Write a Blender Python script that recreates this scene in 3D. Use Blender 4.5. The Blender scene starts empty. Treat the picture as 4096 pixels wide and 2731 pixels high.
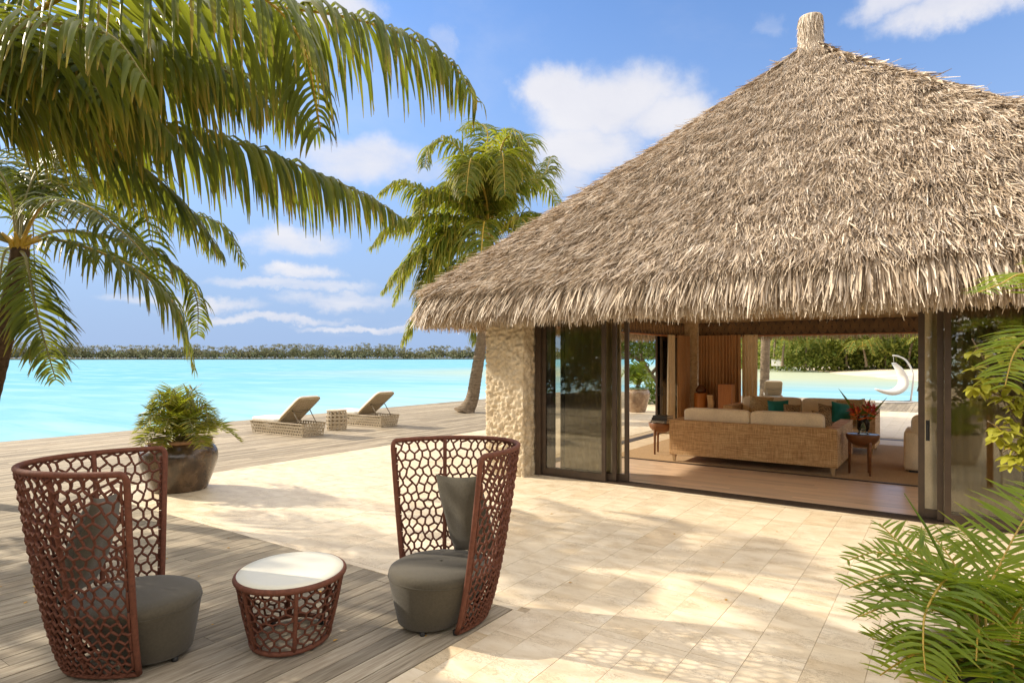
import bpy, bmesh, math, random
import numpy as np
from mathutils import Vector, Matrix, noise
rnd = random.Random(7)
NR = np.random.default_rng(11)
PI = math.pi
S = bpy.context.scene
COL = S.collection

# ------------------------------------------------------------------ camera
CAM_H = 1.9
YAW = math.radians(34.655)
cam_d = bpy.data.cameras.new('camera')
cam = bpy.data.objects.new('camera', cam_d); COL.objects.link(cam)
cam.location = (0, 0, CAM_H)
cam.rotation_euler = (PI / 2, 0, YAW)
cam_d.sensor_width = 36.0
cam_d.lens = 36.0 * 2520 / 4096
cam_d.shift_y = 64.5 / 4096
cam_d.clip_start = 0.05
cam_d.clip_end = 6000
S.camera = cam
R2 = (math.cos(YAW), math.sin(YAW)); F2 = (-math.sin(YAW), math.cos(YAW))
def seen(p, size=1.0):
    """apparent size of a piece at p for the photograph's camera (0 when out of frame)"""
    d = p[0] * F2[0] + p[1] * F2[1]
    if d < 0.8: return 0
    r = (p[0] * R2[0] + p[1] * R2[1]) / d
    v = (CAM_H - p[2]) / d
    if abs(r) > 0.87 or v > 0.58 or v < -0.62: return 0
    return size / d

# ------------------------------------------------------------------ world
SUN_EL = math.radians(30.0)
SUN_AZ = math.atan2(-1.7, -0.45)          # compass angle from +Y towards +X
W = bpy.data.worlds.new('World'); S.world = W; W.use_nodes = True
nt = W.node_tree; N = nt.nodes; L = nt.links; N.clear()
def wn(t, **k):
    n = N.new(t)
    for a, b in k.items(): setattr(n, a, b)
    return n
def wm(op, a, b=None, c=None):
    n = wn('ShaderNodeMath', operation=op)
    for i, x in enumerate((a, b, c)):
        if x is None: continue
        if isinstance(x, (int, float)): n.inputs[i].default_value = x
        else: L.new(x, n.inputs[i])
    return n.outputs[0]
sky = wn('ShaderNodeTexSky', sky_type='NISHITA', sun_disc=False)
sky.sun_elevation = SUN_EL; sky.sun_rotation = SUN_AZ % (2 * PI)
sky.altitude = 0; sky.air_density = 1.0; sky.dust_density = 0.6; sky.ozone_density = 1.6
tc = wn('ShaderNodeTexCoord')
sep = wn('ShaderNodeSeparateXYZ'); L.new(tc.outputs['Generated'], sep.inputs[0])
az = wm('ARCTAN2', sep.outputs[0], sep.outputs[1])
el = wm('ARCSINE', sep.outputs[2])
comb = wn('ShaderNodeCombineXYZ'); L.new(az, comb.inputs[0]); L.new(el, comb.inputs[1])
# cloud layer: plane projection of the view direction for the noise
zz = wm('ADD', wm('MAXIMUM', sep.outputs[2], 0.0), 0.22)
pl = wn('ShaderNodeCombineXYZ')
L.new(wm('DIVIDE', sep.outputs[0], zz), pl.inputs[0]); L.new(wm('DIVIDE', sep.outputs[1], zz), pl.inputs[1])
def wnoise(scale, detail, rough, off=0.0, dist=0.0):
    n = wn('ShaderNodeTexNoise', noise_dimensions='3D')
    n.inputs['Scale'].default_value = scale; n.inputs['Detail'].default_value = detail
    n.inputs['Roughness'].default_value = rough; n.inputs['Distortion'].default_value = dist
    m = wn('ShaderNodeVectorMath', operation='ADD'); m.inputs[1].default_value = (off, off * .7, off * 1.3)
    L.new(pl.outputs[0], m.inputs[0]); L.new(m.outputs[0], n.inputs['Vector'])
    return n.outputs['Fac']
n1 = wnoise(2.6, 7, 0.62, 3.1, 0.25)
n2 = wnoise(1.1, 3, 0.5, 9.7)
CLOUDS = [(-0.455, 0.383, 0.150, 0.062, 1.0), (-0.53, 0.405, 0.090, 0.045, 1.0), (-0.358, 0.350, 0.100, 0.045, .9), (-0.492, 0.322, 0.120, 0.055, .9),
          (-0.533, 0.283, 0.095, 0.042, .7), (-0.84, 0.297, 0.135, 0.042, .8), (-0.755, 0.282, 0.085, 0.030, .6), (-0.941, 0.172, 0.095, 0.026, .75),
          (-0.929, 0.123, 0.062, 0.016, .7), (-0.859, 0.087, 0.125, 0.016, .6), (0.011, 0.425, 0.105, 0.030, .9), (-0.046, 0.452, 0.085, 0.028, .8),
          (-0.90, 0.495, 0.11, 0.030, .85), (-0.209, 0.458, 0.030, 0.018, .3), (-0.699, 0.461, 0.036, 0.034, .5), (-1.07, 0.075, 0.12, 0.012, .7),
          (-0.984, 0.058, 0.15, 0.009, .7), (-0.67, 0.215, 0.10, 0.02, .5), (-0.62, 0.12, 0.12, 0.02, .6), (-0.95, 0.105, 0.16, 0.010, .6), (-0.80, 0.047, 0.16, 0.007, .65),
          (1.1, 0.35, .25, .07, .9), (2.0, .3, .3, .06, .8), (2.9, .4, .3, .08, .9), (-2.2, .35, .3, .06, .8), (-1.5, .3, .2, .05, .7)]
# domain warp so that the banks have ragged edges
wv = wn('ShaderNodeTexNoise'); wv.inputs['Scale'].default_value = 9.0; wv.inputs['Detail'].default_value = 6; wv.inputs['Roughness'].default_value = .62
L.new(comb.outputs[0], wv.inputs['Vector'])
ws = wn('ShaderNodeVectorMath', operation='SUBTRACT'); ws.inputs[1].default_value = (.5, .5, .5); L.new(wv.outputs['Color'], ws.inputs[0])
wsc = wn('ShaderNodeVectorMath', operation='MULTIPLY'); wsc.inputs[1].default_value = (.16, .075, 0); L.new(ws.outputs[0], wsc.inputs[0])
wadd = wn('ShaderNodeVectorMath', operation='ADD'); L.new(comb.outputs[0], wadd.inputs[0]); L.new(wsc.outputs[0], wadd.inputs[1])
best = None
for a, e, sa, se, k in CLOUDS:
    v = wn('ShaderNodeVectorMath', operation='SUBTRACT'); v.inputs[1].default_value = (a, e, 0); L.new(wadd.outputs[0], v.inputs[0])
    s2 = wn('ShaderNodeVectorMath', operation='MULTIPLY'); s2.inputs[1].default_value = (1 / sa, 1 / se, 0); L.new(v.outputs[0], s2.inputs[0])
    ln = wn('ShaderNodeVectorMath', operation='LENGTH'); L.new(s2.outputs[0], ln.inputs[0])
    mr = wn('ShaderNodeMapRange', interpolation_type='SMOOTHSTEP'); L.new(ln.outputs['Value'], mr.inputs['Value'])
    mr.inputs['From Min'].default_value = 0.25; mr.inputs['From Max'].default_value = 1.35
    mr.inputs['To Min'].default_value = k; mr.inputs['To Max'].default_value = 0
    best = mr.outputs[0] if best is None else wm('MAXIMUM', best, mr.outputs[0])
dens = wm('ADD', best, wm('MULTIPLY', wm('SUBTRACT', n1, 0.5), 0.75))
cm = wn('ShaderNodeMapRange', interpolation_type='SMOOTHSTEP'); L.new(dens, cm.inputs['Value'])
cm.inputs['From Min'].default_value = 0.16; cm.inputs['From Max'].default_value = 0.95
thin = wn('ShaderNodeMapRange', interpolation_type='SMOOTHSTEP')
L.new(wm('ADD', wm('MULTIPLY', n2, .6), wm('MULTIPLY', n1, .5)), thin.inputs['Value'])
thin.inputs['From Min'].default_value = 0.60; thin.inputs['From Max'].default_value = 0.85; thin.inputs['To Max'].default_value = 0.22
# bright clouds added only outside the view, to raise the fill light
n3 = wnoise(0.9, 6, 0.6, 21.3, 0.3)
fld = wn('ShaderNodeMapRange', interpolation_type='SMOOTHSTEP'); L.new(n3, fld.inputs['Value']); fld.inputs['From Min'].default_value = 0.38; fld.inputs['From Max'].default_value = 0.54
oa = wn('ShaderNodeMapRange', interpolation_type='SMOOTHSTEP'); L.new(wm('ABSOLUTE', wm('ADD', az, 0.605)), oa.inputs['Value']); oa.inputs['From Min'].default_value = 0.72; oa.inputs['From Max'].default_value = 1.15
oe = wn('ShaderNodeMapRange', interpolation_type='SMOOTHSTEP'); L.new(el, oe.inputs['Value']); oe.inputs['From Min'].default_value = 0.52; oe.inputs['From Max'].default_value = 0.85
fill_clouds = wm('MULTIPLY', fld.outputs[0], wm('MAXIMUM', oa.outputs[0], oe.outputs[0]))
mask = wm('MULTIPLY', wm('MAXIMUM', cm.outputs[0], thin.outputs[0]), 0.94)
# haze towards the horizon and the white balance of the sky
hsv = wn('ShaderNodeHueSaturation'); L.new(sky.outputs[0], hsv.inputs['Color'])
SKY_SAT = hsv.inputs['Saturation']; SKY_SAT.default_value = 1.0
tint = wn('ShaderNodeMixRGB', blend_type='MULTIPLY'); tint.inputs[0].default_value = 1.0
L.new(hsv.outputs[0], tint.inputs[1]); tint.inputs[2].default_value = (0.62, 0.78, 1.0, 1)
hz = wn('ShaderNodeMapRange', interpolation_type='SMOOTHSTEP'); L.new(el, hz.inputs['Value'])
hz.inputs['From Min'].default_value = 0.0; hz.inputs['From Max'].default_value = 0.62
hz.inputs['To Min'].default_value = 0.97; hz.inputs['To Max'].default_value = 0.0
hm = wn('ShaderNodeMixRGB'); L.new(hz.outputs[0], hm.inputs[0]); L.new(tint.outputs[0], hm.inputs[1]); hm.inputs[2].default_value = (1.55, 2.15, 3.35, 1)
cc = wn('ShaderNodeMixRGB')
L.new(n1, cc.inputs[0]); cc.inputs[1].default_value = (3.0, 3.05, 3.45, 1); cc.inputs[2].default_value = (4.2, 4.1, 4.1, 1)
cmix = wn('ShaderNodeMixRGB'); L.new(mask, cmix.inputs[0]); L.new(hm.outputs[0], cmix.inputs[1]); L.new(cc.outputs[0], cmix.inputs[2])
fmix = wn('ShaderNodeMixRGB'); L.new(fill_clouds, fmix.inputs[0]); L.new(cmix.outputs[0], fmix.inputs[1]); fmix.inputs[2].default_value = (8.6, 8.0, 7.3, 1)
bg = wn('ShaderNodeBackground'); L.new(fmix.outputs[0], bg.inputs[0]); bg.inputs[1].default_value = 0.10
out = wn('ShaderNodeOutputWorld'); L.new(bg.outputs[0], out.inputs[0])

# ------------------------------------------------------------------ sun and exposure
sl = bpy.data.lights.new('sun', 'SUN'); sl.energy = 2.8; sl.angle = math.radians(0.8); sl.color = (1.0, 0.89, 0.72)
sun = bpy.data.objects.new('sun', sl); COL.objects.link(sun); sun.location = (-40, -10, 30)
sun.rotation_euler = Vector((1.7, 0.45, -1.016)).to_track_quat('-Z', 'Y').to_euler()
S.view_settings.view_transform = 'Standard'; S.view_settings.look = 'None'
S.view_settings.gamma = 1; S.view_settings.use_curve_mapping = False
S.view_settings.exposure = 1.28
S.render.engine = 'CYCLES'
S.cycles.use_denoising = True
try: S.cycles.denoiser = 'OPENIMAGEDENOISE'
except Exception: pass
S.cycles.max_bounces = 8; S.cycles.diffuse_bounces = 6; S.cycles.glossy_bounces = 4
S.cycles.transmission_bounces = 6; S.cycles.transparent_max_bounces = 16
S.cycles.caustics_reflective = False; S.cycles.caustics_refractive = False
S.cycles.sample_clamp_indirect = 6

# ------------------------------------------------------------------ mesh helpers
class MB:
    """collects quads / polys and links them as ONE mesh object"""
    def __init__(s): s.v = []; s.f = []; s.a = []
    def add(s, vs, fs, along=None):
        o = len(s.v); s.v.extend([tuple(p) for p in vs]); s.f.extend([tuple(i + o for i in f) for f in fs])
        s.a.extend(along if along is not None else [0.0] * len(vs))
    def box(s, x0, x1, y0, y1, z0, z1, b=0.0):
        if b <= 0:
            v = [(x, y, z) for x in (x0, x1) for y in (y0, y1) for z in (z0, z1)]
            s.add(v, [(0, 1, 3, 2), (4, 6, 7, 5), (0, 4, 5, 1), (2, 3, 7, 6), (0, 2, 6, 4), (1, 5, 7, 3)]); return
        bm = bmesh.new(); bmesh.ops.create_cube(bm, size=1)
        for q in bm.verts: q.co = ((x0 + x1) / 2 + q.co.x * (x1 - x0), (y0 + y1) / 2 + q.co.y * (y1 - y0), (z0 + z1) / 2 + q.co.z * (z1 - z0))
        bmesh.ops.bevel(bm, geom=bm.edges[:], offset=b, segments=2, affect='EDGES', profile=.7)
        s.bm(bm)
    def bm(s, bm):
        bm.verts.index_update(); s.add([q.co[:] for q in bm.verts], [[q.index for q in f.verts] for f in bm.faces]); bm.free()
    def tube(s, pts, r, n=6, closed=False, cap=True):
        P = [Vector(p) for p in pts]; m = len(P)
        rr = r if hasattr(r, '__len__') else [r] * m
        t0 = (P[1] - P[0]).normalized()
        ref = Vector((0, 0, 1)) if abs(t0.z) < .9 else Vector((1, 0, 0))
        nx = t0.cross(ref).normalized()
        vs = []
        for i in range(m):
            a = P[(i - 1) % m] if (closed or i > 0) else P[i]; b = P[(i + 1) % m] if (closed or i < m - 1) else P[i]
            t = (b - a)
            t = t.normalized() if t.length > 1e-9 else t0
            nx = (nx - t * nx.dot(t))
            nx = nx.normalized() if nx.length > 1e-6 else t.orthogonal().normalized()
            ny = t.cross(nx)
            for k in range(n):
                an = 2 * PI * k / n
                vs.append(P[i] + (nx * math.cos(an) + ny * math.sin(an)) * rr[i])
        fs = []
        for i in range(m if closed else m - 1):
            j = (i + 1) % m
            for k in range(n): fs.append((i * n + k, i * n + (k + 1) % n, j * n + (k + 1) % n, j * n + k))
        if cap and not closed: fs += [tuple(range(n - 1, -1, -1)), tuple((m - 1) * n + k for k in range(n))]
        s.add(vs, fs)
    def lathe(s, prof, n=32, c=(0, 0, 0), sx=1, sy=1, cap0=True, cap1=True):
        vs = [(c[0] + r * math.cos(2 * PI * k / n) * sx, c[1] + r * math.sin(2 * PI * k / n) * sy, c[2] + z) for r, z in prof for k in range(n)]
        fs = [(i * n + k, i * n + (k + 1) % n, (i + 1) * n + (k + 1) % n, (i + 1) * n + k) for i in range(len(prof) - 1) for k in range(n)]
        if cap0: fs.append(tuple(range(n - 1, -1, -1)))
        if cap1: fs.append(tuple((len(prof) - 1) * n + k for k in range(n)))
        s.add(vs, fs)
    def grid(s, fn, nu, nv, wrap=False):
        vs = [fn(i / nu, j / nv) for j in range(nv + 1) for i in range(nu + (0 if wrap else 1))]
        w = nu if wrap else nu + 1
        s.add(vs, [(j * w + i, j * w + (i + 1) % w, (j + 1) * w + (i + 1) % w, (j + 1) * w + i) for j in range(nv) for i in range(nu)])
    def mesh(s, name, m, smooth=False, attr=False):
        me = bpy.data.meshes.new(name); me.from_pydata(s.v, [], s.f)
        if m: me.materials.append(m)
        if smooth: me.polygons.foreach_set('use_smooth', [True] * len(me.polygons))
        if attr:
            at = me.attributes.new('along', 'FLOAT', 'POINT'); at.data.foreach_set('value', s.a)
        me.update(); return me
    def build(s, name, m, parent=None, smooth=False, attr=False, loc=None):
        return link(name, s.mesh(name, m, smooth, attr), parent, loc)
def link(name, me, parent=None, loc=None):
    o = bpy.data.objects.new(name, me); COL.objects.link(o)
    if parent is not None: o.parent = parent
    if loc is not None: o.location = loc
    return o
def np_mesh(name, V, F, m, smooth=False, along=None):
    """big mesh out of numpy arrays; F is (n,4)"""
    me = bpy.data.meshes.new(name)
    me.vertices.add(len(V)); me.vertices.foreach_set('co', V.astype(np.float32).ravel())
    me.loops.add(F.size); me.loops.foreach_set('vertex_index', F.astype(np.int32).ravel())
    me.polygons.add(len(F)); me.polygons.foreach_set('loop_start', np.arange(0, F.size, F.shape[1], dtype=np.int32))
    if smooth: me.polygons.foreach_set('use_smooth', np.ones(len(F), bool))
    if along is not None:
        at = me.attributes.new('along', 'FLOAT', 'POINT'); at.data.foreach_set('value', along.astype(np.float32))
    me.materials.append(m); me.update(calc_edges=True); me.validate(); return me
def tag(o, label=None, cat=None, group=None, kind=None):
    if label: o['label'] = label
    if cat: o['category'] = cat
    if group: o['group'] = group
    if kind: o['kind'] = kind
    return o
def empty(name, loc=(0, 0, 0), rz=0.0, **k):
    o = bpy.data.objects.new(name, None); COL.objects.link(o); o.location = loc; o.rotation_euler = (0, 0, rz)
    o.empty_display_size = .2
    return tag(o, **k)
def copy_tree(o, loc=None, rz=None, label=None, group=None, parent=None):
    c = o.copy(); COL.objects.link(c)
    if parent is not None: c.parent = parent
    if loc is not None: c.location = loc
    if rz is not None: c.rotation_euler = (0, 0, rz)
    if label: c['label'] = label
    if group: c['group'] = group
    for ch in [x for x in COL.objects if x.parent == o and x is not c]: copy_tree(ch, parent=c)
    return c
def spline(P, n):
    """Catmull-Rom through the points, n samples"""
    P = [Vector(p) for p in P]
    Q = [P[0] * 2 - P[1]] + P + [P[-1] * 2 - P[-2]]
    out = []
    m = len(P) - 1
    for i in range(n):
        t = i / (n - 1) * m; k = min(int(t), m - 1); t -= k
        a, b, c, d = Q[k:k + 4]
        out.append(.5 * ((2 * b) + (c - a) * t + (2 * a - 5 * b + 4 * c - d) * t * t + (3 * b - a - 3 * c + d) * t ** 3))
    return out
def superbox(hx, hy, hz, p=5.0, nu=28, nv=14):
    """pillow-like rounded box (unit-less half sizes), as (verts, faces)"""
    vs = []; fs = []
    sg = lambda x, e: math.copysign(abs(x) ** e, x)
    e = 2 / p
    for j in range(nv + 1):
        b = -PI / 2 + PI * j / nv
        for i in range(nu):
            a = 2 * PI * i / nu
            vs.append((hx * sg(math.cos(b), e) * sg(math.cos(a), e), hy * sg(math.cos(b), e) * sg(math.sin(a), e), hz * sg(math.sin(b), e)))
    for j in range(nv):
        for i in range(nu): fs.append((j * nu + i, j * nu + (i + 1) % nu, (j + 1) * nu + (i + 1) % nu, (j + 1) * nu + i))
    return vs, fs
def pillow_mesh(name, w, h, t, m, seed=0, n=22):
    """square scatter cushion standing in XZ, thickness along Y, pinched corners"""
    mb = MB()
    for side in (1, -1):
        def fn(u, v):
            x = u * 2 - 1; z = v * 2 - 1
            bulge = (max(0, 1 - abs(x) ** 2.6) * max(0, 1 - abs(z) ** 2.6)) ** .55
            pin = 1 - .07 * (1 - abs(x)) ** .5 * 0 - .06 * (1 - x * x) * (z * z) ** 2 * 0
            ex = 1 - .07 * (1 - z * z); ez = 1 - .07 * (1 - x * x)
            wob = noise.noise((x * 1.7 + seed, z * 1.7, side * 3.0 + seed)) * .012
            return (x * w / 2 * ex, side * (t / 2 * bulge + wob * bulge), z * h / 2 * ez)
        mb.grid(fn if side > 0 else (lambda u, v, f=fn: f(1 - u, v)), n, n)
    return mb.mesh(name, m, smooth=True)

# ------------------------------------------------------------------ material helpers
class Mat:
    def __init__(s, name):
        s.m = bpy.data.materials.new(name); s.m.use_nodes = True
        s.t = s.m.node_tree; s.t.nodes.clear()
        s.out = s.n('ShaderNodeOutputMaterial'); s.p = s.n('ShaderNodeBsdfPrincipled'); s.l(s.p.outputs[0], s.out.inputs[0])
    def n(s, t, **k):
        x = s.t.nodes.new(t)
        for a, b in k.items(): setattr(x, a, b)
        return x
    def l(s, a, b): s.t.links.new(a, b)
    def pos(s, scale=(1, 1, 1), obj=False, rot=(0, 0, 0)):
        c = s.n('ShaderNodeTexCoord') if obj else s.n('ShaderNodeNewGeometry')
        m = s.n('ShaderNodeMapping'); m.inputs['Scale'].default_value = scale; m.inputs['Rotation'].default_value = rot
        s.l(c.outputs['Object' if obj else 'Position'], m.inputs[0]); return m.outputs[0]
    def noise(s, vec, scale, detail=4, rough=.55, dist=0.0):
        x = s.n('ShaderNodeTexNoise'); s.l(vec, x.inputs['Vector'])
        x.inputs['Scale'].default_value = scale; x.inputs['Detail'].default_value = detail
        x.inputs['Roughness'].default_value = rough; x.inputs['Distortion'].default_value = dist
        return x.outputs['Fac']
    def ramp(s, fac, stops):
        r = s.n('ShaderNodeValToRGB'); e = r.color_ramp.elements
        while len(e) > 1: e.remove(e[-1])
        for i, (p, c) in enumerate(stops):
            q = e[0] if i == 0 else e.new(p)
            q.position = p; q.color = (*c, 1) if len(c) == 3 else c
        s.l(fac, r.inputs[0]); return r.outputs[0]
    def mix(s, fac, a, b, mode='MIX'):
        x = s.n('ShaderNodeMixRGB', blend_type=mode)
        for i, q in enumerate((fac, a, b)):
            if isinstance(q, (int, float)): x.inputs[i].default_value = q
            elif isinstance(q, tuple): x.inputs[i].default_value = (*q, 1)
            else: s.l(q, x.inputs[i])
        return x.outputs[0]
    def math(s, op, a, b=0.0):
        x = s.n('ShaderNodeMath', operation=op)
        for i, q in enumerate((a, b)):
            if isinstance(q, (int, float)): x.inputs[i].default_value = q
            else: s.l(q, x.inputs[i])
        return x.outputs[0]
    def rng(s, v, a, b, c=0.0, d=1.0):
        x = s.n('ShaderNodeMapRange'); s.l(v, x.inputs[0])
        for i, q in enumerate((a, b, c, d)): x.inputs[i + 1].default_value = q
        return x.outputs[0]
    def bump(s, h, strength=.3, dist=.01):
        b = s.n('ShaderNodeBump'); b.inputs['Strength'].default_value = strength; b.inputs['Distance'].default_value = dist
        s.l(h, b.inputs['Height']); s.l(b.outputs[0], s.p.inputs['Normal']); return b
    def objrand(s): return s.n('ShaderNodeObjectInfo').outputs['Random']
    def island(s): return s.n('ShaderNodeNewGeometry').outputs['Random Per Island']
    def attr(s, name): return s.n('ShaderNodeAttribute', attribute_name=name).outputs['Fac']
    def base(s, c):
        if isinstance(c, tuple): s.p.inputs['Base Color'].default_value = (*c, 1)
        else: s.l(c, s.p.inputs['Base Color'])
        return s
    def set(s, **k):
        for a, b in k.items():
            i = s.p.inputs[a.replace('_', ' ')]
            if isinstance(b, (int, float)) or isinstance(b, tuple): i.default_value = b
            else: s.l(b, i)
        return s
def simple(name, c, rough=.6, var=.12, scale=14, bump=0.0, spec=.5, metal=0.0, objvar=0.0):
    m = Mat(name); p = m.pos()
    f = m.noise(p, scale, 5, .6)
    lo = tuple(x * (1 - var) for x in c); hi = tuple(min(1, x * (1 + var)) for x in c)
    col = m.ramp(f, [(.3, lo), (.7, hi)])
    if objvar:
        col = m.mix(m.math('MULTIPLY', m.objrand(), objvar), col, tuple(x * .55 for x in c))
    m.base(col).set(Roughness=rough, Metallic=metal)
    m.p.inputs['Specular IOR Level'].default_value = spec
    if bump: m.bump(m.noise(p, scale * 6, 4, .6), bump, .004)
    return m.m

# ------------------------------------------------------------------ materials
def make_plank():
    m = Mat('weathered_plank'); r = m.objrand(); isl = m.island()
    off = m.n('ShaderNodeVectorMath', operation='MULTIPLY_ADD'); g = m.n('ShaderNodeNewGeometry')
    cb = m.n('ShaderNodeCombineXYZ'); m.l(m.math('MULTIPLY', m.math('ADD', r, isl), 31.0), cb.inputs[1])
    m.l(g.outputs['Position'], off.inputs[0]); off.inputs[1].default_value = (42, 2.2, 10); m.l(cb.outputs[0], off.inputs[2])
    f = m.noise(off.outputs[0], 1.0, 6, .62, .35)
    off2 = m.n('ShaderNodeVectorMath', operation='MULTIPLY_ADD'); m.l(g.outputs['Position'], off2.inputs[0]); off2.inputs[1].default_value = (170, 7, 10); m.l(cb.outputs[0], off2.inputs[2])
    fine = m.noise(off2.outputs[0], 1.0, 3, .6)
    stain = m.noise(m.pos((1.6, .8, 1)), 1.0, 5, .6)
    c = m.ramp(f, [(.28, (.14, .108, .068)), (.45, (.30, .25, .18)), (.62, (.405, .35, .262)), (.8, (.52, .46, .36))])
    c = m.mix(m.rng(fine, .42, .62, 0, .5), c, (.24, .185, .13), 'MIX')
    c = m.mix(m.rng(stain, .56, .74, 0, .55), c, (.17, .125, .075))
    hue = m.n('ShaderNodeHueSaturation'); m.l(c, hue.inputs['Color']); m.l(m.rng(m.math('FRACT', m.math('MULTIPLY', m.math('ADD', r, isl), 7.3)), 0, 1, .72, 1.22), hue.inputs['Value'])
    m.base(hue.outputs[0]).set(Roughness=.78); m.p.inputs['Specular IOR Level'].default_value = .25
    m.bump(m.math('ADD', f, m.math('MULTIPLY', fine, .6)), .55, .004)
    return m.m
def make_tile():
    m = Mat('travertine'); r = m.objrand(); isl = m.island(); rr = m.math('FRACT', m.math('ADD', r, isl))
    g = m.n('ShaderNodeNewGeometry'); cb = m.n('ShaderNodeCombineXYZ'); m.l(m.math('MULTIPLY', rr, 17.0), cb.inputs[0]); m.l(m.math('MULTIPLY', rr, 9.0), cb.inputs[1])
    o = m.n('ShaderNodeVectorMath', operation='MULTIPLY_ADD'); m.l(g.outputs['Position'], o.inputs[0]); o.inputs[1].default_value = (1.0, 2.3, 1); m.l(cb.outputs[0], o.inputs[2])
    cloud = m.noise(o.outputs[0], 3.0, 5, .6, .6)
    vein = m.noise(o.outputs[0], 9.0, 7, .68, 1.6)
    pit = m.noise(o.outputs[0], 46.0, 3, .6)
    patch = m.noise(o.outputs[0], 2.2, 2, .5)
    c = m.ramp(cloud, [(.3, (.62, .495, .33)), (.5, (.715, .60, .435)), (.72, (.79, .69, .53))])
    line = m.math('MULTIPLY', m.rng(m.math('ABSOLUTE', m.math('SUBTRACT', vein, .5)), 0.0, .022, 1, 0), m.rng(patch, .44, .60, 0, 1))
    holes = m.math('MULTIPLY', m.rng(pit, .60, .68, 0, 1), m.rng(vein, .5, .6, 0, 1))
    dk = m.math('MAXIMUM', m.math('MULTIPLY', line, .8), m.math('MULTIPLY', holes, .85))
    c = m.mix(dk, c, (.30, .20, .10))
    t = m.ramp(rr, [(0, (.88, .82, .72)), (.06, (.97, .955, .93)), (.5, (1, 1, 1)), (.90, (1.0, .985, .965)), (1, (.95, .90, .83))])
    c = m.mix(1.0, c, t, 'MULTIPLY')
    m.base(c).set(Roughness=m.rng(cloud, .3, .7, .42, .62)); m.p.inputs['Specular IOR Level'].default_value = .35
    m.bump(m.math('SUBTRACT', m.math('MULTIPLY', cloud, .2), dk), .35, .003)
    return m.m
def make_leaf(name, cols, tip=None, trans=(.30, .40, .04), tfac=.35, rough=.42, tipat=.72):
    m = Mat(name); isl = m.island(); p = m.pos()
    f = m.math('FRACT', m.math('ADD', m.math('MULTIPLY', isl, .8), m.math('MULTIPLY', m.noise(p, 1.6, 3), .5)))
    c = m.ramp(f, [(i / (len(cols) - 1) * .9 + .05, x) for i, x in enumerate(cols)])
    if tip:
        a = m.math('ADD', m.attr('along'), m.math('MULTIPLY', m.math('SUBTRACT', isl, .5), .35))
        c = m.mix(m.rng(a, tipat, 1.08, 0, .9), c, tip)
    m.base(c).set(Roughness=rough); m.p.inputs['Specular IOR Level'].default_value = .24
    tr = m.n('ShaderNodeBsdfTranslucent')
    tcol = m.mix(.35, trans, c)
    m.l(tcol, tr.inputs[0])
    mx = m.n('ShaderNodeMixShader'); mx.inputs[0].default_value = tfac
    m.l(m.p.outputs[0], mx.inputs[1]); m.l(tr.outputs[0], mx.inputs[2]); m.l(mx.outputs[0], m.out.inputs[0])
    return m.m
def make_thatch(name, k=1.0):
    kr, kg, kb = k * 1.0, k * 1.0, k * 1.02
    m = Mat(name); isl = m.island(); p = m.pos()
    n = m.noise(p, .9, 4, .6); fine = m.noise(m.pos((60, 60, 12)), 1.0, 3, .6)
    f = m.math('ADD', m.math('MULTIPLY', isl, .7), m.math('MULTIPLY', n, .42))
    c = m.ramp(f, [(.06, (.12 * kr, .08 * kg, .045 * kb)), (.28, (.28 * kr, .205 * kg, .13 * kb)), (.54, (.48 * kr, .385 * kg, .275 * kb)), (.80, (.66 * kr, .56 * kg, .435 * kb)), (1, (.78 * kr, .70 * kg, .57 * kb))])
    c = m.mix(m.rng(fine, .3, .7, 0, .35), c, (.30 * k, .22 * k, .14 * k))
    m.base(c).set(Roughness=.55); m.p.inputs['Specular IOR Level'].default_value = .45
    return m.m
def make_coral():
    m = Mat('coral_stone_plaster'); p = m.pos()
    a = m.noise(p, 7, 7, .65); b = m.noise(p, 34, 4, .6); big = m.noise(p, 2.1, 4, .5)
    c = m.ramp(a, [(.25, (.46, .355, .23)), (.45, (.62, .51, .36)), (.7, (.74, .64, .49))])
    c = m.mix(m.rng(big, .45, .7, 0, .5), c, (.46, .345, .21))
    c = m.mix(m.rng(b, .62, .70, 0, .75), c, (.22, .14, .075))
    cr = m.n('ShaderNodeTexVoronoi', feature='DISTANCE_TO_EDGE'); m.l(m.pos((5, 5, 7.5)), cr.inputs['Vector']); cr.inputs['Scale'].default_value = 1.0
    c = m.mix(m.rng(cr.outputs['Distance'], 0, .05, .35, 0), c, (.33, .23, .13))
    m.base(c).set(Roughness=.9); m.p.inputs['Specular IOR Level'].default_value = .15
    m.bump(m.math('ADD', a, m.math('MULTIPLY', b, .4)), .7, .02)
    return m.m
def make_rope(name, c):
    m = Mat(name); p = m.pos()
    w = m.n('ShaderNodeTexWave', bands_direction='DIAGONAL'); m.l(p, w.inputs[0]); w.inputs['Scale'].default_value = 150; w.inputs['Distortion'].default_value = 3; w.inputs['Detail'].default_value = 2
    f = m.noise(p, 40, 4, .6)
    col = m.ramp(f, [(.3, tuple(x * .72 for x in c)), (.7, tuple(x * 1.22 for x in c))])
    m.base(col).set(Roughness=.7); m.p.inputs['Specular IOR Level'].default_value = .3
    m.bump(m.math('ADD', w.outputs['Fac'], f), .35, .002); return m.m
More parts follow.
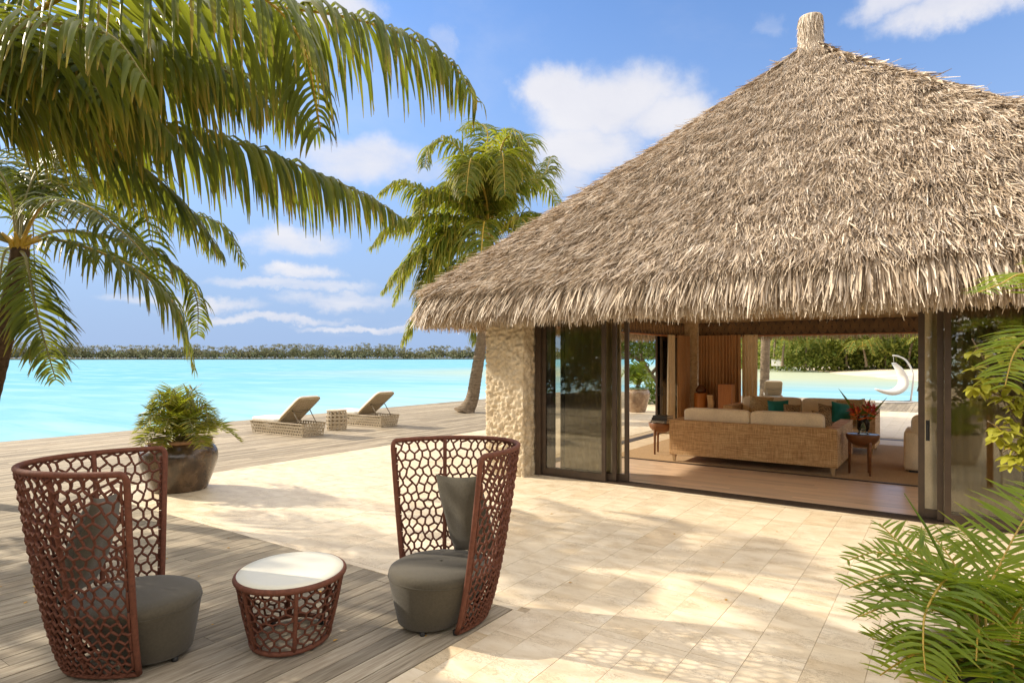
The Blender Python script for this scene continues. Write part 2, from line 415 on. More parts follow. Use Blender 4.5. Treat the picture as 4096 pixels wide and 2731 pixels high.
def make_fabric(name, c, scale=420, var=.16, rough=.9, sheen=0.2):
    m = Mat(name); p = m.pos()
    a = m.n('ShaderNodeTexWave', bands_direction='X'); b = m.n('ShaderNodeTexWave', bands_direction='Z')
    for w in (a, b): m.l(p, w.inputs[0]); w.inputs['Scale'].default_value = scale; w.inputs['Distortion'].default_value = 1.5; w.inputs['Detail'].default_value = 1
    f = m.noise(p, 60, 4, .65); g = m.noise(p, 3, 3)
    col = m.ramp(m.math('ADD', m.math('MULTIPLY', f, .6), m.math('MULTIPLY', g, .4)), [(.35, tuple(x * (1 - var) for x in c)), (.65, tuple(x * (1 + var) for x in c))])
    m.base(col).set(Roughness=rough); m.p.inputs['Specular IOR Level'].default_value = .15
    m.p.inputs['Sheen Weight'].default_value = sheen
    m.bump(m.math('ADD', m.math('ADD', a.outputs['Fac'], b.outputs['Fac']), f), .25, .0015); return m.m
def make_wicker(name, c1, c2, c3):
    m = Mat(name); p = m.pos((1, 1, 1))
    h = m.noise(m.pos((5, 5, 120)), 1.0, 4, .7); v = m.noise(m.pos((90, 90, 5)), 1.0, 4, .7); ch = m.n('ShaderNodeTexBrick')
    m.l(m.pos((1, 1, 1), rot=(PI / 2, 0, 0)), ch.inputs['Vector']); ch.inputs['Scale'].default_value = 46; ch.inputs['Mortar Size'].default_value = .03
    ch.inputs['Color1'].default_value = (1, 1, 1, 1); ch.inputs['Color2'].default_value = (.7, .7, .7, 1); ch.inputs['Mortar'].default_value = (.2, .2, .2, 1)
    f = m.math('ADD', m.math('MULTIPLY', h, .55), m.math('MULTIPLY', v, .5))
    c = m.ramp(f, [(.40, c1), (.52, c2), (.63, c3)])
    c = m.mix(.35, c, ch.outputs['Color'], 'MULTIPLY')
    m.base(c).set(Roughness=.62); m.bump(m.math('ADD', f, m.math('MULTIPLY', ch.outputs['Fac'], -.4)), .8, .006); return m.m
def make_wood(name, c1, c2, axis=(1.2, 26, 26), rough=.4, bump=.15):
    m = Mat(name); r = m.objrand()
    g = m.n('ShaderNodeNewGeometry'); cb = m.n('ShaderNodeCombineXYZ'); m.l(m.math('MULTIPLY', r, 13.0), cb.inputs[0]); m.l(m.math('MULTIPLY', r, 29.0), cb.inputs[2])
    o = m.n('ShaderNodeVectorMath', operation='MULTIPLY_ADD'); m.l(g.outputs['Position'], o.inputs[0]); o.inputs[1].default_value = axis; m.l(cb.outputs[0], o.inputs[2])
    f = m.noise(o.outputs[0], 1.0, 5, .6, .6)
    c = m.ramp(f, [(.3, c1), (.7, c2)])
    hue = m.n('ShaderNodeHueSaturation'); m.l(c, hue.inputs['Color']); m.l(m.rng(r, 0, 1, .84, 1.14), hue.inputs['Value'])
    m.base(hue.outputs[0]).set(Roughness=rough); m.bump(f, bump, .003); return m.m
def make_glass(name, tint, refl=1.0):
    m = Mat(name); m.t.nodes.remove(m.p)
    tr = m.n('ShaderNodeBsdfTransparent'); tr.inputs[0].default_value = (*tint, 1)
    gl = m.n('ShaderNodeBsdfGlossy'); gl.inputs['Roughness'].default_value = .005; gl.inputs[0].default_value = (.95, .95, .93, 1)
    fr = m.n('ShaderNodeFresnel'); fr.inputs[0].default_value = 1.6
    mx = m.n('ShaderNodeMixShader'); m.l(m.math('MULTIPLY', fr.outputs[0], refl), mx.inputs[0])
    m.l(tr.outputs[0], mx.inputs[1]); m.l(gl.outputs[0], mx.inputs[2]); m.l(mx.outputs[0], m.out.inputs[0]); return m.m
def make_glaze(name, c1, c2, c3):
    m = Mat(name); p = m.pos()
    a = m.noise(p, 5, 6, .6); b = m.n('ShaderNodeTexVoronoi'); m.l(m.pos(), b.inputs['Vector']); b.inputs['Scale'].default_value = 24
    d = m.noise(m.pos((9, 9, 1.5)), 1.0, 5, .6)
    f = m.math('ADD', m.math('MULTIPLY', a, .6), m.math('MULTIPLY', d, .45))
    c = m.ramp(f, [(.35, c1), (.52, c2), (.7, c3)])
    c = m.mix(m.rng(b.outputs['Distance'], .1, .4, .45, 0), c, tuple(x * .5 for x in c1))
    m.base(c).set(Roughness=m.rng(a, .3, .7, .14, .34)); m.p.inputs['Specular IOR Level'].default_value = .6
    m.bump(m.math('ADD', a, m.math('MULTIPLY', b.outputs['Distance'], .4)), .2, .006); return m.m
M = {}
M['plank'] = make_plank(); M['tile'] = make_tile()
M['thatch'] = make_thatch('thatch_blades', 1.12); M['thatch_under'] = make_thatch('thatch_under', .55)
M['coral'] = make_coral()
M['rope'] = make_rope('rust_rope', (.125, .042, .023))
M['rope_wrap'] = make_rope('rust_rope_wrap', (.145, .050, .028))
M['olive'] = make_fabric('taupe_canvas', (.082, .069, .047))
M['cream'] = make_fabric('cream_linen', (.78, .67, .49))
M['white_cushion'] = make_fabric('white_canvas', (.80, .77, .70))
M['piping'] = make_fabric('tan_piping', (.50, .38, .22))
M['curtain'] = make_fabric('brown_curtain', (.43, .25, .125))
M['sheer'] = make_fabric('sheer_curtain', (.72, .62, .45))
M['teal'] = make_fabric('teal_silk', (.012, .17, .15), rough=.45)
M['frame'] = simple('bronze_frame', (.062, .040, .026), .45, .2, 8, 0, .4)
M['dark'] = simple('dark_rubber', (.02, .02, .02), .6)
M['wicker_sofa'] = make_wicker('woven_abaca', (.27, .14, .045), (.62, .36, .145), (.86, .62, .33))
M['wicker_light'] = make_wicker('pale_wicker', (.40, .30, .18), (.56, .45, .30), (.68, .57, .41))
M['walnut'] = make_wood('walnut', (.13, .05, .018), (.24, .10, .038), rough=.3)
M['oak_leg'] = make_wood('pale_oak', (.34, .22, .11), (.48, .34, .19), (20, 20, 3))
M['orange_wood'] = make_wood('honey_wood', (.34, .125, .03), (.52, .21, .06), (30, 30, 2), rough=.35)
M['floor'] = make_wood('floor_oak', (.60, .40, .25), (.80, .60, .42), (1.6, 40, 20), rough=.28, bump=.06)
M['carved'] = make_wood('carved_dark_wood', (.040, .024, .014), (.07, .042, .024), rough=.5)
M['carved_hi'] = make_wood('carved_ridge_wood', (.22, .14, .07), (.34, .22, .11), rough=.5)
M['white_paint'] = simple('white_paint', (.62, .60, .57), .35, .04)
M['plaster'] = simple('cream_plaster', (.62, .52, .38), .9, .08, 6, .2, .1)
M['pot_dark'] = make_glaze('dark_glaze', (.022, .015, .010), (.075, .045, .024), (.17, .105, .055))
M['pot_brown'] = make_glaze('brown_glaze', (.13, .075, .04), (.24, .15, .085), (.36, .26, .16))
M['pot_rim'] = simple('clay_rim', (.26, .135, .06), .5, .25, 20, .2)
M['pot_stone'] = simple('pale_pot', (.62, .52, .38), .5, .1, 8, .1)
M['celadon'] = simple('green_glaze', (.18, .27, .19), .25, .2, 10)
M['soil'] = simple('soil', (.045, .03, .018), .95, .4, 30, .8)
M['glass'] = make_glass('door_glass', (.89, .88, .84), 1.0)
M['vase'] = make_glass('vase_glass', (.90, .95, .90), 1.0)
M['table_glass'] = simple('frosted_glass', (.70, .66, .53), .34, .04, 3, 0, .3)
M['palm'] = make_leaf('palm_leaf', [(.020, .040, .010), (.042, .070, .014), (.075, .105, .018), (.13, .135, .02)], (.34, .20, .035), (.40, .44, .03), .36, .40, .76)
M['palm_far'] = make_leaf('palm_leaf_far', [(.035, .062, .010), (.075, .105, .014), (.14, .155, .02), (.22, .18, .022)], (.38, .28, .04), (.48, .52, .03), .42, .42, .68)
M['palm_dry'] = simple('dry_frond', (.24, .13, .05), .8, .3)
M['rachis'] = simple('palm_rachis', (.20, .17, .045), .45, .25, 6)
M['rachis_y'] = simple('yellow_rachis', (.42, .27, .03), .4, .2, 10)
M['areca'] = make_leaf('areca_leaf', [(.040, .085, .010), (.075, .145, .014), (.125, .195, .018), (.21, .25, .024)], (.30, .17, .03), (.46, .56, .03), .40, .38, .86)
M['vine'] = make_leaf('vine_leaf', [(.07, .14, .015), (.15, .21, .02), (.29, .30, .03), (.42, .38, .06)], None, (.52, .52, .04), .34, .4)
M['bush'] = make_leaf('bush_leaf', [(.022, .048, .010), (.045, .085, .014), (.085, .125, .02), (.13, .155, .025)], None, (.26, .36, .03), .3, .4)
M['beach_leaf'] = make_leaf('beach_leaf', [(.06, .10, .02), (.11, .15, .025), (.18, .20, .035), (.26, .25, .05)], None, (.36, .44, .05), .34, .6)
M['far'] = make_leaf('hazed_far_leaf', [(.11, .115, .07), (.15, .152, .082), (.20, .193, .098), (.25, .23, .115)], None, (.14, .15, .05), .18, .7)  # lightened leaf colours stand in for the distance haze
def make_bark():
    m = Mat('palm_bark'); p = m.pos((3, 3, 26)); f = m.noise(p, 1.0, 5, .65, .5); g = m.noise(m.pos(), 12, 5, .65)
    c = m.ramp(m.math('ADD', m.math('MULTIPLY', f, .6), m.math('MULTIPLY', g, .4)), [(.32, (.07, .045, .026)), (.5, (.16, .115, .07)), (.68, (.29, .22, .145))])
    m.base(c).set(Roughness=.9); m.bump(f, .8, .02); return m.m
M['bark'] = make_bark(); M['bark_shaded'] = simple('shaded_palm_bark', (.075, .048, .028), .95, .45, 22, .8, .1)  # second bark is a darker copy with the fronds' shade put into its colour
def make_water():
    m = Mat('lagoon_water'); m.t.nodes.remove(m.p)
    g = m.n('ShaderNodeNewGeometry'); sp = m.n('ShaderNodeSeparateXYZ'); m.l(g.outputs['Position'], sp.inputs[0])
    d = m.math('MULTIPLY', sp.outputs[0], -1.0)
    off = m.math('MAXIMUM', m.math('SUBTRACT', d, 17.5), m.math('SUBTRACT', sp.outputs[1], 32.0))
    near = m.rng(off, 0, 62)
    pat = m.noise(m.pos((.012, .03, 1)), 1.0, 4, .55); fine = m.noise(m.pos((.10, .25, 1)), 1.0, 4, .6)
    f = m.math('ADD', near, m.math('MULTIPLY', m.math('SUBTRACT', pat, .5), .5))
    c = m.ramp(f, [(0, (.48, .60, .63)), (.09, (.31, .49, .57)), (.4, (.19, .415, .53)), (1, (.14, .375, .48))])
    c = m.mix(m.rng(fine, .46, .72, 0, .55), c, (.34, .54, .65))
    st = m.noise(m.pos((.045, .5, 1), rot=(0, 0, .3)), 1.0, 5, .65)
    c = m.mix(m.rng(st, .52, .74, 0, .55), c, (.085, .35, .51))
    bay = m.math('MULTIPLY', m.rng(m.math('ADD', sp.outputs[1], m.math('MULTIPLY', m.math('SUBTRACT', pat, .5), 40)), 52, 92), m.rng(sp.outputs[0], -120, -50))
    c = m.mix(bay, c, (.40, .44, .31))  # reflection of the shore trees painted into the water as khaki
    di = m.n('ShaderNodeBsdfDiffuse'); m.l(c, di.inputs[0])
    gl = m.n('ShaderNodeBsdfGlossy'); gl.inputs['Roughness'].default_value = .22; gl.inputs[0].default_value = (.9, .97, 1, 1)
    w = m.n('ShaderNodeTexNoise'); m.l(m.pos((1.2, 2.6, 1)), w.inputs['Vector']); w.inputs['Scale'].default_value = 1.0; w.inputs['Detail'].default_value = 5
    b = m.n('ShaderNodeBump'); b.inputs['Strength'].default_value = .5; b.inputs['Distance'].default_value = .05; m.l(w.outputs[0], b.inputs['Height'])
    m.l(b.outputs[0], gl.inputs['Normal']); m.l(b.outputs[0], di.inputs['Normal'])
    mx = m.n('ShaderNodeMixShader'); fr = m.n('ShaderNodeFresnel'); fr.inputs[0].default_value = 1.2; m.l(b.outputs[0], fr.inputs['Normal'])
    m.l(m.rng(fr.outputs[0], 0, 1, .01, .20), mx.inputs[0]); m.l(di.outputs[0], mx.inputs[1]); m.l(gl.outputs[0], mx.inputs[2]); m.l(mx.outputs[0], m.out.inputs[0]); return m.m
M['water'] = make_water()
def make_sand():
    m = Mat('beach_sand'); p = m.pos(); a = m.noise(p, .25, 6, .6); b = m.noise(p, 8, 5, .6)
    c = m.ramp(a, [(.35, (.60, .48, .32)), (.6, (.74, .63, .46))]); m.base(m.mix(m.rng(b, .4, .7, 0, .2), c, (.5, .4, .27))).set(Roughness=.95); m.bump(b, .4, .03); return m.m
M['sand'] = make_sand()
def make_rug():
    m = Mat('sisal_rug'); w = m.n('ShaderNodeTexWave', bands_direction='DIAGONAL'); m.l(m.pos(), w.inputs[0]); w.inputs['Scale'].default_value = 26; w.inputs['Distortion'].default_value = 4; w.inputs['Detail'].default_value = 2
    f = m.noise(m.pos(), 30, 4, .6)
    m.base(m.ramp(m.math('ADD', m.math('MULTIPLY', w.outputs['Fac'], .4), m.math('MULTIPLY', f, .6)), [(.3, (.34, .21, .10)), (.7, (.54, .37, .19))])).set(Roughness=.95); m.bump(w.outputs['Fac'], .6, .006); return m.m
M['rug'] = make_rug()
def make_print(name, a, b, scale, dist, thr=.5, soft=.06, vec=(1, 1, 1)):
    m = Mat(name); w = m.n('ShaderNodeTexWave', bands_direction='DIAGONAL'); m.l(m.pos(vec, obj=True), w.inputs[0]); w.inputs['Scale'].default_value = scale; w.inputs['Distortion'].default_value = dist; w.inputs['Detail'].default_value = 2; w.inputs['Detail Scale'].default_value = 1.3
    m.base(m.ramp(w.outputs['Fac'], [(thr - soft, a), (thr + soft, b)])).set(Roughness=.8); return m.m
M['zebra'] = make_print('zebra_print', (.055, .030, .014), (.42, .29, .14), 16, 9)
M['floral'] = make_print('gold_damask', (.30, .20, .085), (.46, .34, .17), 9, 14)
M['book'] = simple('black_book_cover', (.015, .013, .012), .35, .2)
M['paper'] = simple('book_pages', (.55, .46, .33), .8, .1, 60)
M['letter'] = simple('pale_lettering', (.72, .66, .54), .6, .02)
M['red'] = simple('red_bract', (.42, .02, .015), .5, .25)
M['orange'] = simple('orange_bract', (.60, .12, .015), .5, .25)
M['stem'] = simple('green_stem', (.12, .17, .03), .4, .25)
M['bronze_stone'] = simple('polished_stone', (.09, .035, .018), .15, .3)
M['lampshade'] = simple('tan_lampshade', (.30, .20, .11), .8, .1)
M['ceiling'] = make_wood('pale_ceiling_matting', (.62, .48, .31), (.78, .64, .45), (8, 8, 8), rough=.8)
M['earth'] = simple('island_earth', (.16, .12, .075), .95, .3, 2)
# =================================================================== SETTING
def struct(name, mb, m, smooth=False): return tag(mb.build(name, m, None, smooth), kind='structure')
unit = MB(); unit.box(-.5, .5, -.5, .5, -1, 0)
tile_me = unit.mesh('tile', M['tile']); plank_me = unit.mesh('plank', M['plank'])
board_me = unit.mesh('floor_board', M['floor'])
def pieces(parent, name, me, rects, limit, thick, rest_name):
    """rects = (x0,x1,y0,y1,z): the largest in view become objects, all others one joined part"""
    rects = sorted(rects, key=lambda q: -seen(((q[0] + q[1]) / 2, (q[2] + q[3]) / 2, 0), (min(q[1] - q[0], .5) * min(q[3] - q[2], 2)) ** .5))
    for q in rects[:limit]:
        o = link(name, me, parent, ((q[0] + q[1]) / 2, (q[2] + q[3]) / 2, q[4])); o.scale = (q[1] - q[0], q[3] - q[2], thick)
    if rects[limit:]:
        mb = MB()
        for q in rects[limit:]: mb.box(q[0], q[1], q[2], q[3], q[4] - thick, q[4])
        tag(mb.build(rest_name, me.materials[0], parent), kind='stuff')
# ground under everything
g = MB(); g.box(-17.2, 60, -40, 32.2, -1.6, -.06); struct('island_ground', g, M['earth'])
w = MB(); w.add([(-2600, -1200, -.9), (900, -1200, -.9), (900, 2600, -.9), (-2600, 2600, -.9)], [(0, 1, 2, 3)]); struct('lagoon', w, M['water'])
# stone terrace
TX0 = -0.0765; TP = .3237; TM = .357
terr = MB()
terr.box(-10.0, 30, 3.92, 8.66, -.058, -.005); terr.box(-10.0, -6.05, 8.66, 25.9, -.058, -.005)
terr.box(-2.70, 30, -30, 3.92, -.058, -.005); terr.box(-6.05, 30, 17.05, 25.9, -.058, -.005); terr.box(-10, -2.7, -30, -2, -.058, -.005)
terr.box(1.83, 30, 8.66, 17.05, -.058, -.005)
terrace = struct('stone_terrace', terr, simple('grout', (.44, .34, .22), .9, .15, 20))
tiles = []
GAP = .0016
def lay(x0, x1, y0, y1, ph=0.0):
    n0 = math.floor((TX0 - x1) / TP); n1 = math.ceil((TX0 - x0) / TP)
    for n in range(n0, n1 + 1):
        a, b = TX0 - TP * (n + 1), TX0 - TP * n
        a2, b2 = max(a, x0), min(b, x1)
        if b2 - a2 < .03: continue
        y = 4.62 + TM * math.floor((y0 - 4.62) / TM) - TM * rnd.choice((0, 1, 2))
        while y < y1:
            ln = TM * rnd.choice((2, 3, 3, 3, 4))
            c, d = max(y, y0), min(y + ln, y1)
            if d - c > .03: tiles.append((a2 + GAP, b2 - GAP, c + GAP, d - GAP, rnd.uniform(-.0007, .0007)))
            y += ln
lay(-9.93, 2.2, 3.994, 8.55); lay(-2.589, 2.2, -1.5, 3.994); lay(-9.93, -6.36, 8.55, 25.9); lay(-6.36, 4, 17.4, 25.9)
y = -1.5
while y < 3.85:
    tiles.append((-2.70 + GAP, -2.589 - GAP, y + GAP, min(y + .62, 3.92) - GAP, 0)); y += .62
x = -9.93
while x < -2.75: tiles.append((x + GAP, min(x + .66, -2.589) - GAP, 3.92 + GAP, 3.994 - GAP, 0)); x += .66
y = 3.92
while y < 25: tiles.append((-10 + GAP, -9.93 - GAP, y + GAP, y + .7 - GAP, 0)); y += .7
x = -6.3
while x < 2.2: tiles.append((x + GAP, x + .74 - GAP, 8.55 + GAP, 8.655, .004)); x += .74      # threshold course along the doors
pieces(terrace, 'tile', tile_me, tiles, 300, .03, 'far_tiles')
# timber deck
dk = MB(); dk.box(-17.45, -10.005, -12, 32.35, -.058, -.045); dk.box(-10.005, -2.705, -12, 3.915, -.0585, -.045); dk.box(-10.0, 9, 25.91, 32.35, -.0575, -.045)
deck = struct('timber_deck', dk, simple('deck_joists', (.05, .038, .026), .9, .2, 10))
edge = MB(); edge.box(-17.62, -17.50, -12, 32.5, -.9, -.004); edge.box(-17.5, -10.01, 32.4, 32.5, -.9, -.004); edge.box(-10, 9, 32.4, 32.5, -.9, -.004)
edge.build('edge_beam', M['plank'], deck)
planks = []
PP = .147
def lay_planks(x0, x1, y0, y1, base):
    n = 0; x = x1
    while x > x0 + .05:
        gl = .011 if n % 2 == 0 else .004
        y = y0 - rnd.uniform(0, 3)
        while y < y1:
            ln = rnd.uniform(2.2, 4.6)
            c, d = max(y, y0), min(y + ln, y1)
            if d - c > .12: planks.append((max(x - PP, x0) + gl * .5, x - gl * .5 - (.003 if n % 4 == 0 else 0), c + .0015, d - .0015, rnd.uniform(-.0015, .0015)))
            y += ln
        x -= PP; n += 1
lay_planks(-17.5, -10.005, -3, 32.4, 0); lay_planks(-10.005, -2.705, -3, 3.915, 0); lay_planks(-10, 6, 25.905, 32.4, 0)
pieces(deck, 'plank', plank_me, planks, 300, .028, 'far_planks')
# beach across the bay and the far shore
def terrain(name, line, inland, m, back=260):
    """bank rising from a water line (list of xy) away from the water"""
    mb = MB(); prof = [(-6, -1.3), (0, -.92), (4, -.62), (9, -.35), (16, -.1), (30, .3), (60, .7), (back, 1.2)] if back < 250 else [(-6, -1.3), (0, -.92), (6, -.5), (40, .3), (back, 1.2)]
    rows = []
    for i, p in enumerate(line):
        a = Vector(line[max(i - 1, 0)]); b = Vector(line[min(i + 1, len(line) - 1)]); t = (b - a).normalized()
        nrm = Vector((-t.y, t.x)) * inland
        rows.append([(p[0] + nrm.x * d, p[1] + nrm.y * d, z + .12 * noise.noise((p[0] * .1 + d, p[1] * .1, 0))) for d, z in prof])
    k = len(prof)
    mb.add([q for r in rows for q in r], [(i * k + j, (i + 1) * k + j, (i + 1) * k + j + 1, i * k + j + 1) for i in range(len(line) - 1) for j in range(k - 1)])
    return struct(name, mb, m, True)
bay = [tuple(p) for p in [(80, 40), (40, 52), (12, 68), (2.3, 79.6), (-2.6, 87.5), (-7.9, 100.4), (-17.8, 128.3), (-32, 175), (-42, 217), (-66, 297), (-97, 362), (-150, 450)]]
bayS = [tuple(v[:2]) for v in spline([(a, b, 0) for a, b in bay], 60)]
terrain('beach', bayS, -1, M['sand'], 200)
shore = []
for i in range(60):
    a = math.radians(-128 + i * (128 - 4) / 59); dd = 1005 + 26 * noise.noise((i * .35, 2, 0)) + (0 if i < 50 else (50 - i) * 14)
    shore.append((math.sin(a) * dd, math.cos(a) * dd))
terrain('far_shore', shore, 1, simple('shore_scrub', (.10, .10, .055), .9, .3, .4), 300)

# far wooded shore: one mass of palms and broadleaf crowns
def far_wood():
    V = []; F = []; n = 0
    rg = np.random.default_rng(5)
    def cards(c, q, size):
        nonlocal n
        k = len(c); a = rg.normal(size=(k, 3)); a /= np.linalg.norm(a, axis=1)[:, None]
        b = np.cross(a, rg.normal(size=(k, 3))); b /= np.linalg.norm(b, axis=1)[:, None]
        s = size * rg.uniform(.6, 1.2, (k, 1))
        V.append(np.stack([c - a * s, c - b * s * .6, c + a * s, c + b * s * .6], 1).reshape(-1, 3)); F.append(n + np.arange(k * 4).reshape(k, 4)); n += 4 * k
    m = len(shore)
    for i in range(3600):
        t = rg.uniform(0, m - 1.001); k = int(t); f = t - k
        x = shore[k][0] * (1 - f) + shore[k + 1][0] * f; y = shore[k][1] * (1 - f) + shore[k + 1][1] * f
        d = abs(rg.normal(0, 34)) + 5; s = 1 + d / 1000; x *= s; y *= s
        hump = noise.noise((t * .8, 7.7, 0)) + .6 * noise.noise((t * 2.3, 1.7, 0)); h = 14.0 + 6.0 * hump + rg.uniform(-3, 4)
        if rg.uniform() < .55:     # palm: a star of drooping blades over a thin trunk
            k2 = 13; an = rg.uniform(0, 6.28, k2); L_ = rg.uniform(2.6, 4.4, k2); up = rg.uniform(-.5, .7, k2)
            c0 = np.array([x, y, h + 2]); di = np.stack([np.cos(an), np.sin(an), up], 1)
            mid = c0 + di * L_[:, None] * .55; tip = c0 + di * L_[:, None] * 1.0 - np.array([0, 0, 1.5])
            sd = np.stack([-np.sin(an), np.cos(an), np.zeros(k2)], 1) * .5
            V.append(np.stack([np.broadcast_to(c0, mid.shape), mid + sd, tip, mid - sd], 1).reshape(-1, 3)); F.append(n + np.arange(k2 * 4).reshape(k2, 4)); n += 4 * k2
            V.append(np.array([[x - .25, y, 0], [x + .25, y, 0], [x + .18, y, h + 2], [x - .18, y, h + 2]])); F.append(n + np.arange(4).reshape(1, 4)); n += 4
            c = np.array([x, y, 0]) + rg.normal(size=(10, 3)) * [3, 3, 1.2] + [0, 0, h * rg.uniform(.25, .6)]; cards(c, 0, 1.4)
        else:
            k2 = 80; c = rg.normal(size=(k2, 3)); c /= np.linalg.norm(c, axis=1)[:, None]; c *= rg.uniform(.55, 1, (k2, 1)) * np.array([5.2, 5.2, h * .42]); c += [x, y, h * .52]
            cards(c, 0, 1.2)
    c = np.array([[shore[min(int(t), m - 2)][0] * 1.012, shore[min(int(t), m - 2)][1] * 1.012, 2.2] for t in rg.uniform(0, m - 1, 9000)]) + np.stack([rg.normal(0, 9, 9000), rg.normal(0, 9, 9000), np.abs(rg.normal(0, 3.2, 9000))], 1)
    cards(c, 0, 2.2)
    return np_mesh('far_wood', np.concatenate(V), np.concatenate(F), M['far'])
tag(link('far_wood', far_wood()), 'low dark line of palms and broadleaf trees along the far lagoon shore', 'woods', kind='stuff')

# =================================================================== PAVILION
pav = empty('thatched_pavilion', (-2.11, 12.88, 0), label='open-sided pavilion with a tall thatched pyramid roof and coral stone corner piers', cat='pavilion')
PC = (-2.11, 12.88); WX, WY = 5.42, 5.10
def P2(o):         # world-built children of the pavilion
    o.parent = pav; o.location = (o.location[0] - PC[0], o.location[1] - PC[1], o.location[2]); return o
def roofxy(x, y):
    """square coordinates (numpy, -1..1) -> roof surface point and r"""
    m = np.maximum(np.abs(x), np.abs(y)); m = np.maximum(m, 1e-4)
    p = 5 + 12 * m
    a = np.abs(x / m); b = np.abs(y / m); k = (a ** p + b ** p) ** (-1 / p)
    X = PC[0] + x * k * WX; Y = PC[1] + y * k * WY
    flare = .07 * np.exp(-(m / .06) ** 2)
    bell = -.02 * np.sin(np.clip(m, 0, 1) * PI)
    Z = 7.72 - 4.74 * m + flare + bell
    return np.stack([X, Y, Z], -1), m
def roof_frame(x, y):
    e = 1e-3
    m = np.maximum(np.abs(x), np.abs(y))
    P, _ = roofxy(x, y)
    k = (m + e) / np.maximum(m, 1e-4)
    k2 = 1 + (k - 1) * .35; ax = np.abs(x) >= np.abs(y)
    Q, _ = roofxy(x * np.where(ax, k, k2), y * np.where(ax, k2, k))
    D = Q - P; D /= np.linalg.norm(D, axis=1)[:, None]
    T = np.stack([-D[:, 1], D[:, 0], np.zeros(len(x))], 1); T /= np.linalg.norm(T, axis=1)[:, None]
    Nn = np.cross(T, D); Nn *= np.sign(Nn[:, 2:3]); T = np.cross(D, Nn)
    return P, D, T, Nn
def blades(P, D, T, Nn, L_, W_, bend, roll, rows=3):
    """ribbon leaves: start P, direction D, width axis T rolled about D, bend along Nn"""
    n = len(P); ca = np.cos(roll)[:, None]; sa = np.sin(roll)[:, None]
    S_ = T * ca + Nn * sa
    out = []
    for s, wf in zip(np.linspace(0, 1, rows), (.75, 1.0, .35) if rows == 3 else (.7, 1, .9, .3)):
        c = P + D * (L_ * s)[:, None] + Nn * (bend * s * s * L_)[:, None]
        out += [c - S_ * (W_ * wf * .5)[:, None], c + S_ * (W_ * wf * .5)[:, None]]
    V = np.stack(out, 1).reshape(-1, 3); k = rows * 2
    base = (np.arange(n) * k)[:, None]
    F = np.concatenate([base + np.array([[2 * i, 2 * i + 1, 2 * i + 3, 2 * i + 2]]) for i in range(rows - 1)], 0)
    return V, F
parts_V = []; parts_F = []; cnt = 0
def push(V, F):
    global cnt
    parts_V.append(V); parts_F.append(F + cnt); cnt += len(V)
def jitter(D, T, Nn, a, b):
    n = len(D); q = D + T * NR.normal(0, a, n)[:, None] + Nn * NR.normal(b, b * .7, n)[:, None]
    return q / np.linalg.norm(q, axis=1)[:, None]
def cover(face, n, r0, r1):
    """face 0 front(-Y) 1 left(-X) 2 back 3 right"""
    m = np.sqrt(NR.uniform(r0 ** 2, r1 ** 2, n)); t = NR.uniform(-1, 1, n) * m
    x, y = [(t, -m), (-m, t), (t, m), (m, t)][face]
    P, D, T, Nn = roof_frame(x, y)
    clump = np.array([noise.noise((p[0] * 5, p[1] * 5, p[2] * 5)) for p in P])
    P = P + Nn * (NR.uniform(-.05, .035, n) + clump * .05)[:, None]
    ang = np.array([noise.noise((p[0] * 2.3 + 40, p[1] * 2.3, p[2] * 2.3)) for p in P]) * .34
    T2 = T; D2 = D + T * ang[:, None]; D2 /= np.linalg.norm(D2, axis=1)[:, None]
    D2 = jitter(D2, T2, Nn, .17, .10)
    sc = .6 + .5 * m
    V, F = blades(P, D2, T2, Nn, NR.uniform(.16, .40, n) * sc, NR.uniform(.0055, .019, n) * sc, NR.normal(-.04, .16, n), NR.normal(0, .6, n))
    push(V, F)
cover(0, 150000, .01, .985); cover(1, 60000, .01, .985); cover(2, 14000, .01, .985); cover(3, 18000, .01, .985)
def fringe(face, n, r0, r1, l0, l1, w0, w1, out0, out1, drop=0.0, sway=.10):
    m = NR.uniform(r0, r1, n); t = NR.uniform(-1, 1, n) * m
    x, y = [(t, -m), (-m, t), (t, m), (m, t)][face]
    P, D, T, Nn = roof_frame(x, y)
    H = np.stack([D[:, 0], D[:, 1], np.zeros(n)], 1); H /= np.linalg.norm(H, axis=1)[:, None]
    dn = np.array([0, 0, -1.0])
    o = NR.uniform(out0, out1, n)[:, None]
    lean = np.array([noise.noise((p[0] * 3.1, p[1] * 3.1, r0 * 20)) + .7 * noise.noise((p[0] * 9, p[1] * 9, l0 * 30)) for p in P]) * .22
    D2 = dn + H * o + T * (NR.normal(0, sway, n) + lean)[:, None]; D2 /= np.linalg.norm(D2, axis=1)[:, None]
    P = P + Nn * NR.uniform(-.05, .02, n)[:, None] + dn * drop
    T2 = np.cross(D2, H); T2 /= np.linalg.norm(T2, axis=1)[:, None]; N2 = np.cross(T2, D2); N2 *= np.sign((N2 * H).sum(1))[:, None]
    zb = np.array([2.46 + .06 * noise.noise((p[0] * 1.3, p[1] * 1.3, 3)) for p in P]) + NR.uniform(-.11, .12, n)
    ln = np.minimum(NR.uniform(l0, l1, n), np.maximum(.15, (P[:, 2] - zb) / np.maximum(.2, -D2[:, 2])))
    V, F = blades(P, D2, T2, N2, ln, NR.uniform(w0, w1, n), NR.normal(-.08, .10, n), NR.normal(0, .65, n), 4)
    push(V, F)
